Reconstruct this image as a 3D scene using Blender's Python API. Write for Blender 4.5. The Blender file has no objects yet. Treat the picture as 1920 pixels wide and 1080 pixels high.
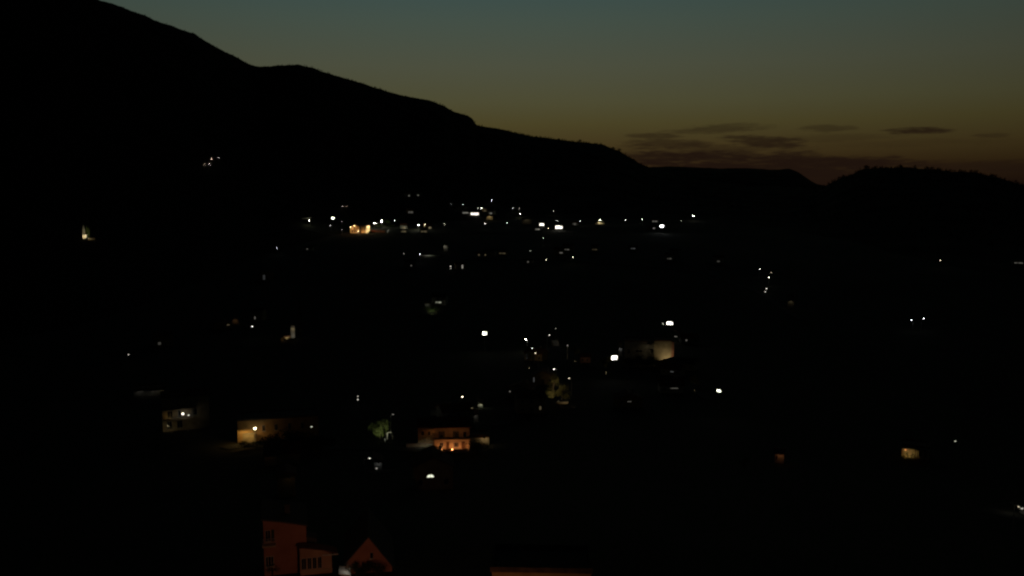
import bpy, math, random
from mathutils import Vector, Matrix, noise

random.seed(7)
S = bpy.context.scene
COL = S.collection
R = math.radians

# ------------------------------------------------------------------ camera model
F, PITCH, CAMZ = 1600.0, R(6.0), 90.0
CP, SP = math.cos(PITCH), math.sin(PITCH)
CAM = Vector((0, 0, CAMZ))


def ray(x, y):
    cx, cy = (x - 960) / F, (540 - y) / F
    return Vector((cx, CP + cy * SP, -SP + cy * CP)).normalized()


def azsl(x, y):
    d = ray(x, y)
    return math.atan2(d.x, d.y), d.z / math.hypot(d.x, d.y)


def lerp_table(T, v):
    if v <= T[0][0]:
        return T[0][1]
    lo, hi = 0, len(T) - 1
    if v >= T[hi][0]:
        return T[hi][1]
    while hi - lo > 1:
        m = (lo + hi) // 2
        if T[m][0] <= v:
            lo = m
        else:
            hi = m
    a, b = T[lo], T[hi]
    t = (v - a[0]) / (b[0] - a[0])
    return a[1] + (b[1] - a[1]) * t


def smooth_table(T, v):
    if v <= T[0][0]:
        return T[0][1]
    if v >= T[-1][0]:
        return T[-1][1]
    i = 0
    while T[i + 1][0] < v:
        i += 1
    p1, p2 = T[i], T[i + 1]
    p0 = T[i - 1] if i else p1
    p3 = T[i + 2] if i + 2 < len(T) else p2
    h = p2[0] - p1[0]
    m1 = (p2[1] - p0[1]) / max(p2[0] - p0[0], 1e-6)
    m2 = (p3[1] - p1[1]) / max(p3[0] - p1[0], 1e-6)
    t = (v - p1[0]) / h
    return ((2 * t**3 - 3 * t * t + 1) * p1[1] + (t**3 - 2 * t * t + t) * h * m1
            + (-2 * t**3 + 3 * t * t) * p2[1] + (t**3 - t * t) * h * m2)


# ------------------------------------------------------------------ terrain
SKY = [(-500, -190), (0, -75), (100, -36), (190, 0), (262, 25), (310, 43), (365, 65), (405, 88), (440, 106), (468, 120),
       (485, 124), (505, 124), (520, 122), (560, 121.5), (590, 128), (600, 134), (630, 141), (680, 157), (745, 176), (800, 187),
       (830, 196), (855, 211), (878, 217), (886, 223), (893, 235), (940, 243), (1000, 255), (1075, 265), (1128, 271), (1160, 283),
       (1180, 295), (1200, 308), (1240, 324), (1340, 343), (1450, 351), (1530, 352), (1550, 347), (1575, 335), (1600, 326), (1618, 318),
       (1650, 315), (1690, 314), (1750, 318), (1830, 326), (1870, 334), (1920, 349), (2000, 352), (2300, 330)]
SKYT = [azsl(x, y) for x, y in SKY]
# the hills close round behind the camera
SKYT = [(-math.pi, 0.10), (-2.0, 0.16), (-0.9, 0.30)] + SKYT + [(1.1, 0.08), (2.0, 0.12), (math.pi, 0.10)]
PROF = [(0, -31), (60, -38), (100, -44), (140, -53.5), (190, -63), (240, -70), (320, -74.8), (420, -76.2), (580, -72), (850, -57), (1250, -37.5), (1500, -22)]
AZ = lambda x: math.atan((x - 960) / F)
DS = [(-math.pi, 450), (-1.2, 420), (AZ(0), 520), (AZ(300), 640), (AZ(500), 880), (AZ(700), 1180), (AZ(900), 1320), (AZ(1300), 1320), (AZ(1500), 1150), (AZ(1700), 900), (AZ(1920), 760), (1.2, 500), (math.pi, 450)]
DR = [(-math.pi, 1500), (-1.2, 1600), (AZ(0), 2000), (AZ(480), 2450), (AZ(885), 2700), (AZ(1210), 2500), (AZ(1450), 2300), (AZ(1600), 1950), (AZ(1920), 1800), (1.2, 1500), (math.pi, 1500)]


def ground_polar(az, d):
    ds, dr = smooth_table(DS, az), smooth_table(DR, az)
    if d <= ds:
        z = smooth_table(PROF, d)
    else:
        s0 = smooth_table(PROF, ds) / ds
        E = lerp_table(SKYT, az)
        t = (d - ds) / (dr - ds)
        if t <= 1:
            g = 1 - (1 - t) ** 1.45
            z = (s0 + (E - s0) * g) * d
        else:
            z = E * dr - (d - dr) * 0.25 - (d - dr) ** 2 / dr * 0.3
    x, y = d * math.sin(az), d * math.cos(az)
    a = 0.45 + 1.6 * min(1, max(0, (d - 300) / 900))
    z += a * noise.fractal(Vector((x / 90, y / 90, 0)), 0.9, 2.1, 4)
    if d > 1300:
        z += 2.6 * min(1, (d - 1300) / 500) * noise.fractal(Vector((x / 42, y / 42, 7)), 0.75, 2.2, 4)
    return z + CAMZ


def ground(x, y):
    return ground_polar(math.atan2(x, y), math.hypot(x, y))


def march(px, py, h=0.0, tmin=25.0):
    """point on the pixel's ray that is h metres above the ground"""
    d = ray(px, py)
    t = tmin
    last = t
    while t < 9000:
        p = CAM + d * t
        if p.z - ground(p.x, p.y) <= h:
            lo, hi = last, t
            for _ in range(24):
                m = (lo + hi) / 2
                q = CAM + d * m
                if q.z - ground(q.x, q.y) <= h:
                    hi = m
                else:
                    lo = m
            return CAM + d * hi
        last = t
        t *= 1.012
    raise RuntimeError('no ground at %r %r' % (px, py))


# ------------------------------------------------------------------ materials
def nt(name):
    m = bpy.data.materials.new(name)
    m.use_nodes = True
    t = m.node_tree
    t.nodes.clear()
    out = t.nodes.new('ShaderNodeOutputMaterial')
    return m, t, out


def surf(name, col, col2=None, scale=3.0, rough=0.85, bump=0.0, kind='noise', detail=5, spec=0.3):
    m, t, out = nt(name)
    b = t.nodes.new('ShaderNodeBsdfPrincipled')
    b.inputs['Roughness'].default_value = rough
    b.inputs['Specular IOR Level'].default_value = spec
    tc = t.nodes.new('ShaderNodeTexCoord')
    n = t.nodes.new('ShaderNodeTexNoise')
    n.inputs['Scale'].default_value = scale
    n.inputs['Detail'].default_value = detail
    t.links.new(tc.outputs['Object'], n.inputs['Vector'])
    ramp = t.nodes.new('ShaderNodeValToRGB')
    c2 = col2 or tuple(c * 0.6 for c in col)
    ramp.color_ramp.elements[0].color = (*c2, 1)
    ramp.color_ramp.elements[1].color = (*col, 1)
    ramp.color_ramp.elements[0].position = 0.3
    ramp.color_ramp.elements[1].position = 0.65
    fac = n.outputs['Fac']
    if kind == 'tiles':
        w = t.nodes.new('ShaderNodeTexWave')
        w.inputs['Scale'].default_value = 2.2
        w.inputs['Distortion'].default_value = 1.2
        w.inputs['Detail'].default_value = 2
        t.links.new(tc.outputs['Object'], w.inputs['Vector'])
        mix = t.nodes.new('ShaderNodeMath')
        mix.operation = 'MULTIPLY_ADD'
        mix.inputs[1].default_value = 0.5
        t.links.new(w.outputs['Fac'], mix.inputs[0])
        h = t.nodes.new('ShaderNodeMath')
        h.operation = 'MULTIPLY'
        h.inputs[1].default_value = 0.6
        t.links.new(n.outputs['Fac'], h.inputs[0])
        t.links.new(h.outputs[0], mix.inputs[2])
        fac = mix.outputs[0]
    t.links.new(fac, ramp.inputs['Fac'])
    t.links.new(ramp.outputs['Color'], b.inputs['Base Color'])
    if bump:
        bn = t.nodes.new('ShaderNodeBump')
        bn.inputs['Strength'].default_value = bump
        bn.inputs['Distance'].default_value = 0.05
        t.links.new(fac, bn.inputs['Height'])
        t.links.new(bn.outputs['Normal'], b.inputs['Normal'])
    t.links.new(b.outputs[0], out.inputs['Surface'])
    return m


M = {
    'ground': surf('hillside_grass', (0.030, 0.030, 0.015), (0.016, 0.014, 0.009), 0.06, 0.95),
    'hill': surf('mountain_scrub', (0.022, 0.022, 0.013), (0.013, 0.012, 0.008), 0.012, 0.97, spec=0.1),
    'asphalt': surf('asphalt', (0.055, 0.053, 0.05), (0.035, 0.034, 0.033), 1.5, 0.9),
    'white': surf('white_stucco', (0.62, 0.59, 0.52), (0.46, 0.43, 0.37), 0.7, 0.9, 0.3),
    'cream': surf('cream_stucco', (0.50, 0.42, 0.29), (0.36, 0.29, 0.19), 0.6, 0.9, 0.3),
    'ochre': surf('ochre_stucco', (0.45, 0.30, 0.14), (0.32, 0.20, 0.09), 0.6, 0.9, 0.3),
    'pink': surf('red_stucco', (0.44, 0.21, 0.15), (0.34, 0.15, 0.105), 0.5, 0.9, 0.3),
    'stone_dark': surf('weathered_stone', (0.13, 0.095, 0.065), (0.05, 0.035, 0.025), 1.6, 0.95, 0.8),
    'rose': surf('rose_stucco', (0.52, 0.33, 0.22), (0.40, 0.24, 0.16), 0.5, 0.9, 0.3),
    'leaf_lit': surf('lit_leaf', (0.15, 0.18, 0.045), (0.05, 0.07, 0.018), 2.5, 0.7),  # leaf made paler for lamplit trees, the light put into its colour
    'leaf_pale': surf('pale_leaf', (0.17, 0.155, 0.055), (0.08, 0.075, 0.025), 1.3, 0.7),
    'grey': surf('grey_stone', (0.30, 0.29, 0.27), (0.18, 0.17, 0.16), 1.1, 0.92, 0.6),
    'stone': surf('rubble_stone', (0.34, 0.29, 0.22), (0.16, 0.13, 0.10), 2.2, 0.92, 0.8),
    'roof': surf('clay_roof_tile', (0.20, 0.075, 0.04), (0.10, 0.04, 0.025), 2.0, 0.85, 0.6, 'tiles'),
    'slate': surf('grey_roof_tile', (0.09, 0.085, 0.08), (0.05, 0.048, 0.045), 2.0, 0.85, 0.6, 'tiles'),
    'frame': surf('painted_frame', (0.55, 0.53, 0.48), (0.42, 0.40, 0.36), 3, 0.5),
    'shutter': surf('green_shutter', (0.05, 0.075, 0.05), (0.03, 0.045, 0.03), 4, 0.6),
    'wood': surf('dark_wood', (0.11, 0.06, 0.03), (0.05, 0.028, 0.015), 5, 0.7),
    'metal': surf('galvanised_steel', (0.34, 0.34, 0.33), (0.22, 0.22, 0.22), 6, 0.5),
    'dark': surf('dark_glass', (0.012, 0.013, 0.015), (0.006, 0.006, 0.008), 2, 0.12, spec=0.5),
    'leaf': surf('broad_leaf', (0.075, 0.11, 0.03), (0.03, 0.05, 0.015), 1.3, 0.7),
    'leaf_dark': surf('dark_leaf', (0.03, 0.042, 0.016), (0.012, 0.018, 0.008), 1.1, 0.8),
    'bark': surf('bark', (0.09, 0.065, 0.045), (0.04, 0.03, 0.02), 4, 0.9, 0.6),
    'canvas': surf('white_canvas', (0.7, 0.69, 0.66), (0.55, 0.54, 0.5), 2, 0.8),
}

LAMPCOL = {'w': (1.0, 0.95, 0.80), 'c': (0.94, 0.98, 0.98), 'y': (1.0, 0.80, 0.44), 's': (1.0, 0.48, 0.15), 'r': (1.0, 0.36, 0.12), 'a': (1.0, 0.62, 0.18), 'p': (1.0, 0.42, 0.23), 'v': (1.0, 0.86, 0.58), 'g': (0.96, 1.0, 0.74)}
_em = {}


def lit_room(col, strength):
    """a window into a lit room: brighter and darker patches of the room behind"""
    m, t, out = nt('lit_room')
    e = t.nodes.new('ShaderNodeEmission')
    e.inputs['Color'].default_value = (*LAMPCOL[col], 1)
    tc = t.nodes.new('ShaderNodeTexCoord')
    n = t.nodes.new('ShaderNodeTexNoise')
    n.inputs['Scale'].default_value = 0.38
    n.inputs['Detail'].default_value = 3
    t.links.new(tc.outputs['Object'], n.inputs['Vector'])
    r = t.nodes.new('ShaderNodeMapRange')
    r.inputs['From Min'].default_value = 0.35
    r.inputs['From Max'].default_value = 0.65
    r.inputs['To Min'].default_value = strength * 0.02
    r.inputs['To Max'].default_value = strength * 2.0
    t.links.new(n.outputs['Fac'], r.inputs['Value'])
    t.links.new(r.outputs[0], e.inputs['Strength'])
    t.links.new(e.outputs[0], out.inputs['Surface'])
    return m




def glow(col, strength):
    """emitting lens or lit pane; strengths are shared in 15 % steps"""
    k = round(math.log(max(strength, 1e-4)) / 0.14)
    key = (col, k)
    if key not in _em:
        m, t, out = nt('lamp_glow')
        e = t.nodes.new('ShaderNodeEmission')
        e.inputs['Color'].default_value = (*LAMPCOL[col], 1)
        e.inputs['Strength'].default_value = math.exp(k * 0.14)
        t.links.new(e.outputs[0], out.inputs['Surface'])
        _em[key] = m
    return _em[key]


# ------------------------------------------------------------------ mesh helpers
class MB:
    def __init__(s):
        s.v, s.f = [], []

    def poly(s, pts):
        n = len(s.v)
        s.v += [tuple(p) for p in pts]
        s.f.append(tuple(range(n, n + len(pts))))

    def box(s, x0, x1, y0, y1, z0, z1):
        n = len(s.v)
        s.v += [(x0, y0, z0), (x1, y0, z0), (x1, y1, z0), (x0, y1, z0), (x0, y0, z1), (x1, y0, z1), (x1, y1, z1), (x0, y1, z1)]
        for q in ((0, 3, 2, 1), (4, 5, 6, 7), (0, 1, 5, 4), (1, 2, 6, 5), (2, 3, 7, 6), (3, 0, 4, 7)):
            s.f.append(tuple(n + i for i in q))
        return s

    def tube(s, pts, rad, n=8, caps=True):
        pts = [Vector(p) for p in pts]
        k0 = len(s.v)
        for i, p in enumerate(pts):
            a = pts[max(0, i - 1)]
            b = pts[min(len(pts) - 1, i + 1)]
            t = (b - a).normalized()
            u = t.orthogonal().normalized() if abs(t.z) < 0.99 else Vector((1, 0, 0))
            w = t.cross(u)
            r = rad[i] if isinstance(rad, (list, tuple)) else rad
            for j in range(n):
                an = 2 * math.pi * j / n
                s.v.append(tuple(p + (u * math.cos(an) + w * math.sin(an)) * r))
        for i in range(len(pts) - 1):
            for j in range(n):
                a = k0 + i * n + j
                b = k0 + i * n + (j + 1) % n
                s.f.append((a, b, b + n, a + n))
        if caps:
            s.f.append(tuple(k0 + j for j in reversed(range(n))))
            s.f.append(tuple(k0 + (len(pts) - 1) * n + j for j in range(n)))
        return s

    def lathe(s, prof, n=16, c=(0, 0, 0)):
        """prof: (radius, z) from one end to the other"""
        k0 = len(s.v)
        for r, z in prof:
            for j in range(n):
                a = 2 * math.pi * j / n
                s.v.append((c[0] + r * math.cos(a), c[1] + r * math.sin(a), c[2] + z))
        for i in range(len(prof) - 1):
            for j in range(n):
                a = k0 + i * n + j
                b = k0 + i * n + (j + 1) % n
                s.f.append((a, b, b + n, a + n))
        s.f.append(tuple(k0 + j for j in reversed(range(n))))
        s.f.append(tuple(k0 + (len(prof) - 1) * n + j for j in range(n)))
        return s

    def prism(s, pts, y0, y1):
        """outline in x,z pushed along y"""
        n = len(pts)
        k = len(s.v)
        s.v += [(x, y0, z) for x, z in pts] + [(x, y1, z) for x, z in pts]
        s.f.append(tuple(k + i for i in range(n)))
        s.f.append(tuple(k + n + i for i in reversed(range(n))))
        for i in range(n):
            j = (i + 1) % n
            s.f.append((k + j, k + i, k + n + i, k + n + j))
        return s

    def build(s, name, mat, parent=None, loc=None, rotz=0.0, smooth=False):
        me = bpy.data.meshes.new(name)
        me.from_pydata(s.v, [], s.f)
        me.validate()
        me.update()
        me.materials.append(mat)
        if smooth:
            me.polygons.foreach_set('use_smooth', [True] * len(me.polygons))
        o = bpy.data.objects.new(name, me)
        COL.objects.link(o)
        if parent:
            o.parent = parent
        if loc is not None:
            o.location = loc
        o.rotation_euler.z = rotz
        return o


LABELS = {}


def tag(o, label, cat, group=None):
    assert label not in LABELS, label
    n = len(label.split())
    assert 4 <= n <= 16, (n, label)
    LABELS[label] = o
    o['label'] = label
    o['category'] = cat
    if group:
        o['group'] = group
    return o


def thing(name, label, cat, loc, rotz=0.0, group=None):
    o = bpy.data.objects.new(name, None)
    o.empty_display_size = 0.5
    COL.objects.link(o)
    o.location = loc
    o.rotation_euler.z = rotz
    return tag(o, label, cat, group)


def structure(o):
    o['kind'] = 'structure'
    return o


def bulb(parent, loc, power, col, radius=0.12, spot=None, aim=None):
    """the light a lamp gives off, hung inside that lamp"""
    l = bpy.data.lights.new('bulb', 'SPOT' if spot else 'POINT')
    l.energy = power
    l.color = LAMPCOL[col]
    l.shadow_soft_size = radius
    if spot:
        l.spot_size = R(spot)
        l.spot_blend = 0.7
    o = bpy.data.objects.new('bulb', l)
    COL.objects.link(o)
    o.parent = parent
    o.location = loc
    if aim is not None:
        o.rotation_euler = Vector(aim).to_track_quat('-Z', 'Y').to_euler()
    o.visible_camera = True
    return o


def added_spot(parent, loc, aim, power, col, cone=120):
    """small can-shaped spot, added to light what it is aimed at"""
    a = Vector(aim).normalized()
    p = Vector(loc)
    b = MB().tube([p - a * .34, p - a * .3, p - a * .02, p], [.09, .13, .15, .16], 12)
    b.tube([p - a * .2, Vector((p.x, p.y, p.z - .9))], .03, 6)
    o = b.build('added_spot', M['metal'], parent)
    bulb(o, p + a * .07, power, col, .05, cone, a)  # added light, its mouth turned away from the camera
    return o


def local_at(t, px, py, yl):
    """where the pixel's ray meets the plane y = yl in the thing's own frame"""
    m = (Matrix.Translation(t.location) @ Matrix.Rotation(t.rotation_euler.z, 4, 'Z')).inverted()
    o, d = m @ CAM, m.to_3x3() @ ray(px, py)
    return o + d * ((yl - o.y) / d.y)


# ------------------------------------------------------------------ ground, mountain, hills
def fine_az():
    a = []
    x = R(-36)
    while x < R(36):
        a.append(x)
        x += R(0.11)
    back = [R(36) + (2 * math.pi - R(72)) * i / 60 for i in range(61)]
    return a, back


def build_terrain():
    front, back = fine_az()
    NR, NF = 110, 90

    def rows_near(az):
        ds = smooth_table(DS, az)
        return [8 * (ds / 8) ** (i / NR) for i in range(NR + 1)]

    def rows_far(az):
        ds, dr = smooth_table(DS, az), smooth_table(DR, az)
        return [ds + (dr - ds) * (i / 66) if i <= 66 else dr + (i - 66) * 22 for i in range(NF + 1)]

    def wrap(a):
        return a if a <= math.pi else a - 2 * math.pi

    def grid(name, azs, rows, mat):
        v, f = [], []
        n = None
        for az in azs:
            w = wrap(az)
            rr = rows(w)
            n = len(rr)
            for d in rr:
                v.append((d * math.sin(w), d * math.cos(w), ground_polar(w, d)))
        for i in range(len(azs) - 1):
            for j in range(n - 1):
                a = i * n + j
                f.append((a, a + n, a + n + 1, a + 1))
        me = bpy.data.meshes.new(name)
        me.from_pydata(v, [], f)
        me.update()
        me.materials.append(mat)
        me.polygons.foreach_set('use_smooth', [True] * len(me.polygons))
        o = bpy.data.objects.new(name, me)
        COL.objects.link(o)
        return structure(o)

    around = front + back[0:1] + back[1:-1] + [front[0] + 2 * math.pi]
    o = grid('terrain', around, rows_near, M['ground'])
    # close the little hole under the camera
    me = o.data
    split = AZ(1455)
    k = max(i for i, a in enumerate(front) if a <= split)
    grid('mountain', front[:k + 1], rows_far, M['hill'])
    grid('hill', front[k:] + back[0:1], rows_far, M['hill'])
    grid('hills', back[:-1] + [front[0] + 2 * math.pi], rows_far, M['hill'])
    # the far ridge that closes the valley, 4.5 km away
    FR = [(1020, 335), (1120, 322), (1200, 314), (1232, 313), (1260, 312.5), (1300, 313.5), (1350, 317), (1400, 316.5), (1440, 318), (1480, 317),
          (1497, 323), (1512, 333), (1530, 344), (1560, 350), (1640, 356), (1800, 362)]
    T = [azsl(x, y) for x, y in FR]
    v, f = [], []
    azs = [T[0][0] + (T[-1][0] - T[0][0]) * i / 220 for i in range(221)]
    ds = [3300 + 45 * i for i in range(45)]
    for a in azs:
        e = lerp_table(T, a)
        for d in ds:
            t = (d - 4500) / 1000
            s = e - 0.022 * t * t if t < 0 else e - 0.10 * t * t
            z = s * d + CAMZ + 5 * noise.fractal(Vector((d * math.sin(a) / 160, d * math.cos(a) / 160, 3)), 0.9, 2.1, 4)
            v.append((d * math.sin(a), d * math.cos(a), z))
    n = len(ds)
    for i in range(len(azs) - 1):
        for j in range(n - 1):
            q = i * n + j
            f.append((q, q + n, q + n + 1, q + 1))
    me = bpy.data.meshes.new('mountain_ridge')
    me.from_pydata(v, [], f)
    me.materials.append(M['hill'])
    r = bpy.data.objects.new('mountain_ridge', me)
    COL.objects.link(r)
    structure(r)


build_terrain()


def ribbon(name, pix, width, mat):
    pts = [march(x, y) for x, y in pix]
    dense = []
    for i in range(len(pts) - 1):
        n = max(2, int((pts[i + 1] - pts[i]).length / 6))
        for k in range(n):
            dense.append(pts[i].lerp(pts[i + 1], k / n))
    dense.append(pts[-1])
    b = MB()
    for i in range(len(dense)):
        a, c = dense[max(0, i - 1)], dense[min(len(dense) - 1, i + 1)]
        t = (c - a)
        t.z = 0
        t.normalize()
        s = Vector((-t.y, t.x, 0)) * width / 2
        for q in (dense[i] - s, dense[i] + s):
            b.v.append((q.x, q.y, max(ground(q.x, q.y), ground(dense[i].x, dense[i].y)) + 0.22))
        if i:
            k = 2 * i
            b.f.append((k - 2, k, k + 1, k - 1))
    return structure(b.build(name, mat))


ribbon('road', [(470, 440), (560, 430), (650, 440), (760, 438), (900, 436), (1040, 438), (1180, 432), (1300, 428), (1400, 436)], 6, M['asphalt'])
ribbon('road', [(640, 500), (780, 484), (900, 487), (1060, 487), (1200, 498), (1330, 512), (1430, 552), (1500, 600)], 5, M['asphalt'])
ribbon('road', [(930, 800), (1020, 762), (1060, 752), (1045, 715), (1012, 684), (1000, 668), (1040, 650), (1120, 690), (1240, 704), (1340, 752)], 4.5, M['asphalt'])
ribbon('road', [(420, 842), (470, 834), (600, 840), (720, 842), (840, 850), (900, 848)], 5, M['asphalt'])

# ------------------------------------------------------------------ trees
def leaf_cluster(b, c, rad, n, size, rnd, droop=0.0):
    for _ in range(n):
        while True:
            p = Vector((rnd.uniform(-1, 1), rnd.uniform(-1, 1), rnd.uniform(-1, 1)))
            if p.length < 1:
                break
        p = Vector((p.x * rad[0], p.y * rad[1], p.z * rad[2])) + c
        u = Vector((rnd.gauss(0, 1), rnd.gauss(0, 1), rnd.gauss(0, 0.6) - droop)).normalized()
        w = u.cross(Vector((rnd.gauss(0, 1), rnd.gauss(0, 1), rnd.gauss(0, 1)))).normalized()
        s = size * rnd.uniform(0.6, 1.35)
        b.poly((p - u * s, p + w * s * 0.42, p + u * s, p - w * s * 0.42))


def make_tree(name, label, base, height, rad, mat='leaf', seed=1, leaves=900, size=None, group=None, droop=0.0, low=0.25, cat='tree', style='round'):
    rnd = random.Random(seed)
    t = thing(name, label, cat, base, rnd.uniform(0, 6), group)
    tr = MB()
    lean = Vector((rnd.uniform(-.06, .06), rnd.uniform(-.06, .06), 1)) * height
    r0 = max(0.10, height * 0.028)
    tr.tube([(0, 0, -0.8), lean * 0.12, lean * 0.45, lean * 0.85], [r0 * 1.5, r0, r0 * 0.7, r0 * 0.2], 8)
    cr = MB()
    size = size or max(0.16, rad * 0.075)
    if style == 'cypress':
        n = 26
        for i in range(n):
            z = low + (1 - low) * i / (n - 1)
            w = rad * math.sin(math.pi * min(1, 0.18 + 0.82 * (z - low) / (1 - low))) ** 0.7 + 0.05
            leaf_cluster(cr, Vector((rnd.uniform(-.1, .1), rnd.uniform(-.1, .1), z * height)), (w, w, height * 0.035), leaves // n, size, rnd, -1.2)
    else:
        nb = 9 if rad > 2 else 6
        for i in range(nb):
            a = 2 * math.pi * (i * 0.618 + rnd.uniform(-.05, .05))
            zc = low + (1 - low) * (0.25 + 0.6 * ((i * 0.37 + rnd.random() * .3) % 1))
            k = math.sqrt(max(0.05, 1 - ((zc - (low + 0.42 * (1 - low))) / (0.72 * (1 - low))) ** 2))
            rr = rad * k * rnd.uniform(0.45, 0.75)
            tip = Vector((math.cos(a) * rr, math.sin(a) * rr, zc * height))
            st = lean * min(0.75, zc * 0.62)
            tr.tube([st, st.lerp(tip, 0.55) + Vector((0, 0, 0.05 * height)), tip], [r0 * 0.5, r0 * 0.3, r0 * 0.1], 5)
            q = rad * rnd.uniform(0.36, 0.56)
            leaf_cluster(cr, tip, (q, q, min(q, height * (1 - low) * 0.3)), leaves // (nb + 1), size, rnd, droop)
            if droop:
                for _ in range(14):
                    p = tip + Vector((rnd.uniform(-q, q), rnd.uniform(-q, q), 0))
                    for s in range(5):
                        cr.poly((p + Vector((0, 0, -s * .3)), p + Vector((.07, .03, -s * .3 - .15)), p + Vector((0.02, 0, -s * .3 - .34)), p + Vector((-.07, -.03, -s * .3 - .15))))
        leaf_cluster(cr, lean * 0.86, (rad * .4, rad * .4, height * (1 - low) * .17), leaves // (nb + 1), size, rnd, droop)
    tr.build('trunk', M['bark'], t)
    cr.build('crown', M[mat], t)
    return t


def scatter_forest(name, spots, mat, seed):
    """far woodland that reads as one mass"""
    rnd = random.Random(seed)
    b = MB()
    for p, h in spots:
        w = h * rnd.uniform(0.3, 0.5)
        for k in range(3):
            c = Vector(p) + Vector((rnd.uniform(-w, w) * .5, rnd.uniform(-w, w) * .5, h * (0.3 + 0.22 * k)))
            leaf_cluster(b, c, (w, w, h * .26), 9, h * 0.17, rnd)
    o = b.build(name, mat)
    o['kind'] = 'stuff'
    return o


rnd = random.Random(11)
spots = []
for i in range(900):      # on the crests
    px = rnd.uniform(200, 1215) if i % 3 else rnd.uniform(950, 1215)
    az = AZ(px)
    d = smooth_table(DR, az) - abs(rnd.gauss(0, 60)) + 10
    x, y = d * math.sin(az), d * math.cos(az)
    spots.append(((x, y, ground(x, y) - 0.5), rnd.choice([1.6, 2.2, 2.8, 3.6, 5.5]) * (1.0 if px > 560 else 0.7)))
for i in range(1300):     # on the slope
    az = AZ(rnd.uniform(0, 1400))
    ds, dr = smooth_table(DS, az), smooth_table(DR, az)
    d = dr - (dr - ds) * rnd.random() ** 0.8 * 0.75
    x, y = d * math.sin(az), d * math.cos(az)
    spots.append(((x, y, ground(x, y) - 0.5), rnd.uniform(3, 6)))
scatter_forest('scrub_forest', spots, M['leaf_dark'], 5)
spots = []
for i in range(420):
    az = AZ(rnd.uniform(1500, 1925))
    d = smooth_table(DR, az) - abs(rnd.gauss(0, 70)) + 8
    x, y = d * math.sin(az), d * math.cos(az)
    spots.append(((x, y, ground(x, y) - 0.5), rnd.choice([1.8, 2.5, 3.5, 5, 7])))
for i in range(500):
    az = AZ(rnd.uniform(1480, 1925))
    ds, dr = smooth_table(DS, az), smooth_table(DR, az)
    d = dr - (dr - ds) * rnd.random() * 0.8
    x, y = d * math.sin(az), d * math.cos(az)
    spots.append(((x, y, ground(x, y) - 0.5), rnd.uniform(3, 6)))
scatter_forest('hill_forest', spots, M['leaf_dark'], 6)

for k, (px, up, lab) in enumerate([
    (1006, 3, 'small dark tree alone on the mountain crest halfway down its long spur'),
    (1047, 4, 'small bushy dark tree on the mountain spur, uphill of the spiky one'),
    (1087, 6, 'spiky dark tree standing tallest on the low mountain spur against the glow'),
    (1150, 5, 'dark tree on the shoulder where the mountain spur begins to drop'),
    (1161, 7, 'dark tree at the very lip of the mountain drop beside the clouds'),
    (1626, 8, 'tallest dark tree at the edge of the hilltop beside the notch'),
    (1641, 5, 'round dark tree on the hilltop next to the tallest one'),
    (1690, 5, 'dark tree on the middle of the flat hilltop under the cloud bank'),
    (1862, 6, 'dark tree far along the hilltop where it slopes away from the notch'),
]):
    az = azsl(px, 300)[0]
    d = smooth_table(DR, az) - 6
    x, y = d * math.sin(az), d * math.cos(az)
    make_tree('hilltop_tree', lab, (x, y, ground(x, y) - 0.6), up * d / F * 0.72 + .5, up * d / F * 0.6, 'leaf_dark', 40 + k, 420, 0.75, 'trees along the skyline', low=0.0)

# ------------------------------------------------------------------ lamps
PX = 853.3  # pixels per radian in the 1024 px picture


def copy_tree(o, parent=None):
    c = o.copy()
    COL.objects.link(c)
    if parent:
        c.parent = parent
    for ch in list(o.children):
        copy_tree(ch, c)
    return c


def lamp_proto():
    t = bpy.data.objects.new('street_lamp', None)
    COL.objects.link(t)
    MB().tube([(0, 0, -1.6), (0, 0, 0.9), (0, 0, 6.5)], [0.11, 0.10, 0.06], 10).build('pole', M['metal'], t)
    MB().tube([(0, 0, 6.5), (0, -0.12, 6.85), (0, -0.45, 7.05), (0, -0.95, 7.08)], [0.06, 0.055, 0.05, 0.045], 8).build('arm', M['metal'], t)
    h = MB()
    h.prism([(-.17, 7.0), (.17, 7.0), (.19, 7.06), (.11, 7.16), (-.11, 7.16), (-.19, 7.06)], -1.55, -0.85)
    h.build('lamp_head', M['metal'], t)
    l = MB().lathe([(0.02, -0.24), (0.14, -0.20), (0.21, -0.10), (0.22, 0.0)], 14, (0, -1.22, 7.0))
    l.build('lens', glow('w', 1), t, smooth=True)
    return t


LAMP0 = lamp_proto()
LAMP_HEAD = Vector((0, -1.22, 6.9))
lamp_used = [False]


def set_lens(root, mat):
    for ch in root.children:
        if ch.name.split('.')[0] == 'lens':
            ch.material_slots[0].link = 'OBJECT'
            ch.material_slots[0].material = mat


def street_lamp(px, py, V, label, col='w', yaw=None, group='street lamps of the village', h=None, tmin=25.0):
    if col == 'w':
        col = random.choice(['w', 'w', 'v', 'g'])
        V *= random.uniform(1.0, 1.5)
    P = march(px, py, 6.9, tmin)
    D = (P - CAM).length
    az = math.atan2(P.x, P.y)
    rz = -az + (yaw if yaw is not None else random.uniform(-1.3, 1.3))
    base = P - Matrix.Rotation(rz, 3, 'Z') @ LAMP_HEAD
    t = LAMP0 if not lamp_used[0] else copy_tree(LAMP0)
    lamp_used[0] = True
    t.location = base
    t.rotation_euler.z = rz
    tag(t, label, 'street lamp', group)
    set_lens(t, glow(col, V * (D / PX) ** 2 / 0.075))
    return t


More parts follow.
